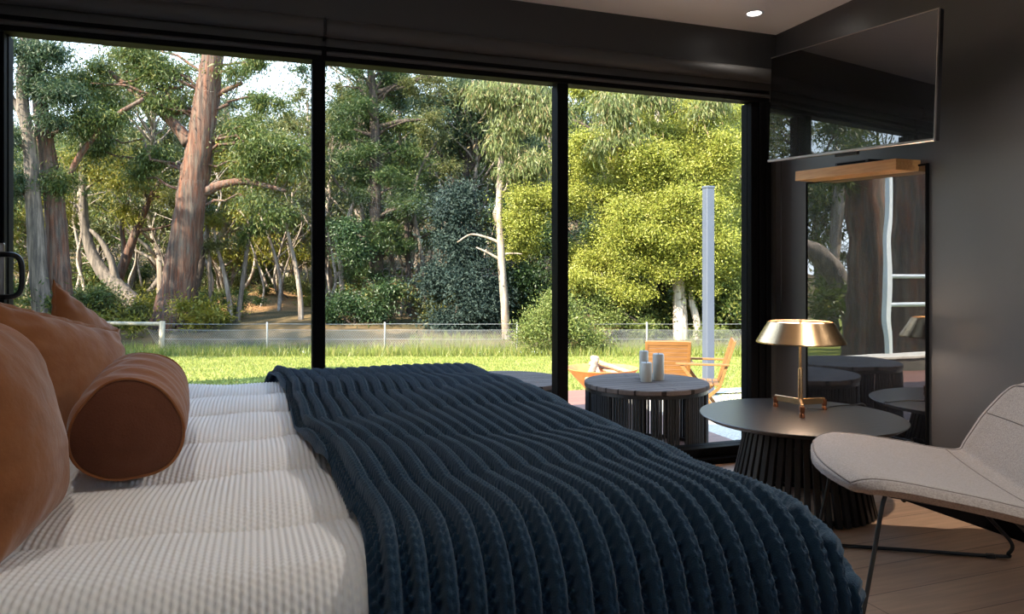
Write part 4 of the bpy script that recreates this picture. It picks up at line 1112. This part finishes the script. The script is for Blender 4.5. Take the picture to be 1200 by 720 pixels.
# bare pale stems
def stem_kind(seed):
    r = np.random.default_rng(seed); t = thing('bare_sapling', 'x', 'tree')
    pts = [(0, 0, -.3, .075)]; x = y = 0
    for f in np.linspace(.2, 1, 5): x += r.normal() * .28; y += r.normal() * .28; pts.append((x, y, 5.5 * f, .07 * (1 - .75 * f) + .008))
    sp = spline(pts, 4); m = M().tube(sp[:, :3], sp[:, 3], 7)
    for k in range(7):
        j = int(r.integers(6, len(sp) - 1)); e_ = sp[j, :3] + np.array((r.normal() * .9, r.normal() * .9, r.uniform(.4, 1.4)))
        m.tube([sp[j, :3], (sp[j, :3] + e_) / 2 + r.normal(size=3) * .08, e_], [.025, .016, .006], 5)
    obj('trunk', m, MT['palebark'], t, True); return t
sk = [stem_kind(11), stem_kind(12), stem_kind(13)]
for i in range(48):
    k = i % 3; o = sk[k] if i < 3 else copy_tree(sk[k])
    u, s = r_.uniform(-30, 640), r_.uniform(29, 46)
    q = P(u, 400, s); o.location = (q[0], q[1], gz(q[0], q[1])); o.rotation_euler = (0, 0, r_.uniform(0, 6.28)); sc = r_.uniform(.7, 1.2); o.scale = (sc, sc, sc)
    o['label'] = 'bare pale thin sapling among the bush beyond the fence'; o['group'] = 'bare pale saplings beyond the fence'
# understorey
def low_kind(lm, seed, name, h=.9):
    r = np.random.default_rng(seed); t = thing(name, 'x', 'shrub')
    cl = [(r.normal() * .8, r.normal() * .8, r.uniform(.2, h), .55, .55, .4, 480) for _ in range(12)]
    V, F = foliage_arrays(cl, .13, .038, -.1, r, .5); link_mesh('foliage', V, F, lm, t)
    m = M()
    for c in cl[:6]: m.tube([(0, 0, -.1), (c[0] * .5, c[1] * .5, c[2] * .6), c[:3]], [.03, .02, .008], 5)
    obj('stems', m, MT['darkbark'], t, True); return t
lk = [low_kind(LF['olive'], 21, 'low_bush'), low_kind(LF['gold'], 22, 'low_bush', .7), low_kind(LF['gum'], 23, 'low_bush', 1.3)]
LN = ['low olive bush on the ground beyond the fence', 'low golden bush on the ground beyond the fence', 'low dark green bush on the ground beyond the fence']
for i in range(60):
    k = i % 3; o = lk[k] if i < 3 else copy_tree(lk[k])
    u, s = r_.uniform(-40, 900), r_.uniform(24.5, 48)
    if 270 < u < 375 and s < 36: s += 12
    q = P(u, 400, s); o.location = (q[0], q[1], gz(q[0], q[1])); o.rotation_euler = (0, 0, r_.uniform(0, 6.28)); sc = r_.uniform(.6, 1.3); o.scale = (sc, sc, sc)
    o['label'] = LN[k]; o['group'] = 'low bushes: ' + LN[k].split(' on')[0]

# --- what the dark mirror and the television show: trees left of the photograph's frame
def PM(u, v, s):
    q = P(u, v, s); q[0] = 2 * XR - q[0]; return q
def mtree(label, rows, s, bark, leaves, lm, name='gum_tree'):
    b = PM(rows[0][0], 400, s); g = gz(b[0], b[1]); t = thing(name, label, 'tree', (b[0], b[1], g))
    pts = [(b[0], b[1], g - .3, rows[0][2] * s / FPX * 1.2)] + [(*PM(r[0], r[1], s), r[2] * s / FPX) for r in rows]
    sp = spline(pts, 5); obj('trunk', M().tube(sp[:, :3], np.clip(sp[:, 3], .02, None), 14, True, .06), bark, t, True)
    if leaves:
        cl = []
        for u, v, ru, rv, n in leaves:
            c = PM(u, v, s + RNG.uniform(-1, 2))
            for _ in range(6):
                o_ = RNG.normal(size=3) * np.array((ru, ru, rv)) * s / FPX * .5; cl.append((*(c + o_), ru * s / FPX * .5, ru * s / FPX * .5, rv * s / FPX * .4, n / 6))
        add_foliage(t, cl, .22, .05, lm, .5)
    return t
mtree('massive rust barked gum trunk mirrored in the centre of the dark panel', [(1022, 380, 30), (1020, 330, 24), (1016, 260, 22), (1010, 190, 22), (1004, 120, 20), (1000, 20, 16)], 14, MT['gumbark'], [(960, 100, 40, 50, 1800), (980, 200, 30, 40, 900)], LF['gum'])
mtree('massive dark barked gum trunk mirrored at the right of the dark panel', [(1076, 395, 34), (1074, 330, 30), (1074, 260, 28), (1078, 190, 27), (1080, 100, 24), (1084, 10, 18)], 13, MT['gumbark'], [(1090, 60, 40, 50, 1500)], LF['gum'])
mtree('grey leaning trunk mirrored at the left of the dark panel', [(1006, 372, 17), (992, 345, 14), (975, 315, 12), (955, 295, 11), (930, 285, 10), (900, 280, 8)], 16, MT['greybark'], [], None)
mtree('green leafy gum mirrored behind the massive trunks', [(975, 370, 8), (978, 300, 7), (985, 220, 6), (990, 120, 5)], 22, MT['palebark'],
      [(960, 260, 40, 60, 3500), (1000, 300, 40, 50, 3500), (1040, 260, 40, 70, 3500), (950, 180, 50, 50, 3500), (1010, 120, 50, 50, 3000), (1080, 140, 50, 60, 3000), (1090, 250, 40, 60, 2500), (920, 120, 60, 60, 3500), (1120, 100, 60, 60, 3000)], LF['gum'])
for k, (u, s) in enumerate(((850, 24), (905, 27), (1150, 22), (1210, 24), (1110, 27), (1010, 28), (960, 27), (1280, 24), (800, 30))):
    o = copy_tree(kinds[k % 5]); q = PM(u, 400, s); o.location = (q[0], q[1], gz(q[0], q[1])); o['label'] = 'leafy bush gum left of the picture seen only in the mirror panel'; o['group'] = 'gums seen only in reflections'
    if u < 1000: continue
    o = copy_tree(lk[k % 3]); q = PM(u + 30, 400, s - 8); o.location = (q[0], q[1], gz(q[0], q[1])); o.scale = (1.4, 1.4, 1.2); o['label'] = 'low bush left of the picture seen only in the mirror panel'; o['group'] = 'low bushes seen only in reflections'
gt = thing('gate_frame', 'white painted timber gate post and rails mirrored in the dark panel', 'gate', PM(1045, 400, 11))
g0 = PM(1043, 400, 11); gzz = gz(g0[0], g0[1])
obj('gate_post', M().box(g0[0] - .042, g0[0] + .042, g0[1] - .042, g0[1] + .042, gzz - .1, 3.2, .005), MT['whitepaint'], gt)
g1 = PM(1120, 400, 11)
for v in (325, 357):
    a = PM(1043, v, 11); b = PM(1120, v, 11)
    obj('gate_rail', M().tube([a, b], .03, 8), MT['whitepaint'], gt)

# ------------------------------------------------------------------ grass
def blades(name, label, pts, L, W, lm, lean=.35):
    n = len(pts); ax = RNG.normal(size=(n, 3)) * lean; ax[:, 2] = 1; ax /= np.linalg.norm(ax, axis=1)[:, None]
    sd = np.cross(ax, RNG.normal(size=(n, 3))); sd /= np.linalg.norm(sd, axis=1)[:, None]
    ln = L * (.5 + RNG.random(n))[:, None]; V = np.stack([pts - sd * W, pts + sd * W, pts + ax * ln], 1).reshape(-1, 3)
    o = link_mesh(name, V, np.arange(n * 3).reshape(n, 3), lm); return tag(o, label, 'grass', None, 'stuff')
def rnd_ground(n, dlo, dhi, umin, umax):
    d = RNG.uniform(dlo, dhi, n); t = (RNG.uniform(umin, umax, n) - 600) / FPX; r = t * d
    x = SN * d + CS * r; y = CS * d - SN * r; return np.stack([x, y, gz(x, y)], 1)
blades('long_grass', 'long weedy grass along the foot of the wire fence', np.concatenate([rnd_ground(14000, 20.2, 22.8, 60, 930), rnd_ground(3000, 22, 24.5, 480, 930)]), .26, .012, LF['grass'])
blades('lawn_grass', 'short mown grass of the sunny lawn', rnd_ground(60000, 9.3, 20.5, 100, 930), .055, .007, LF['grass'], .6)
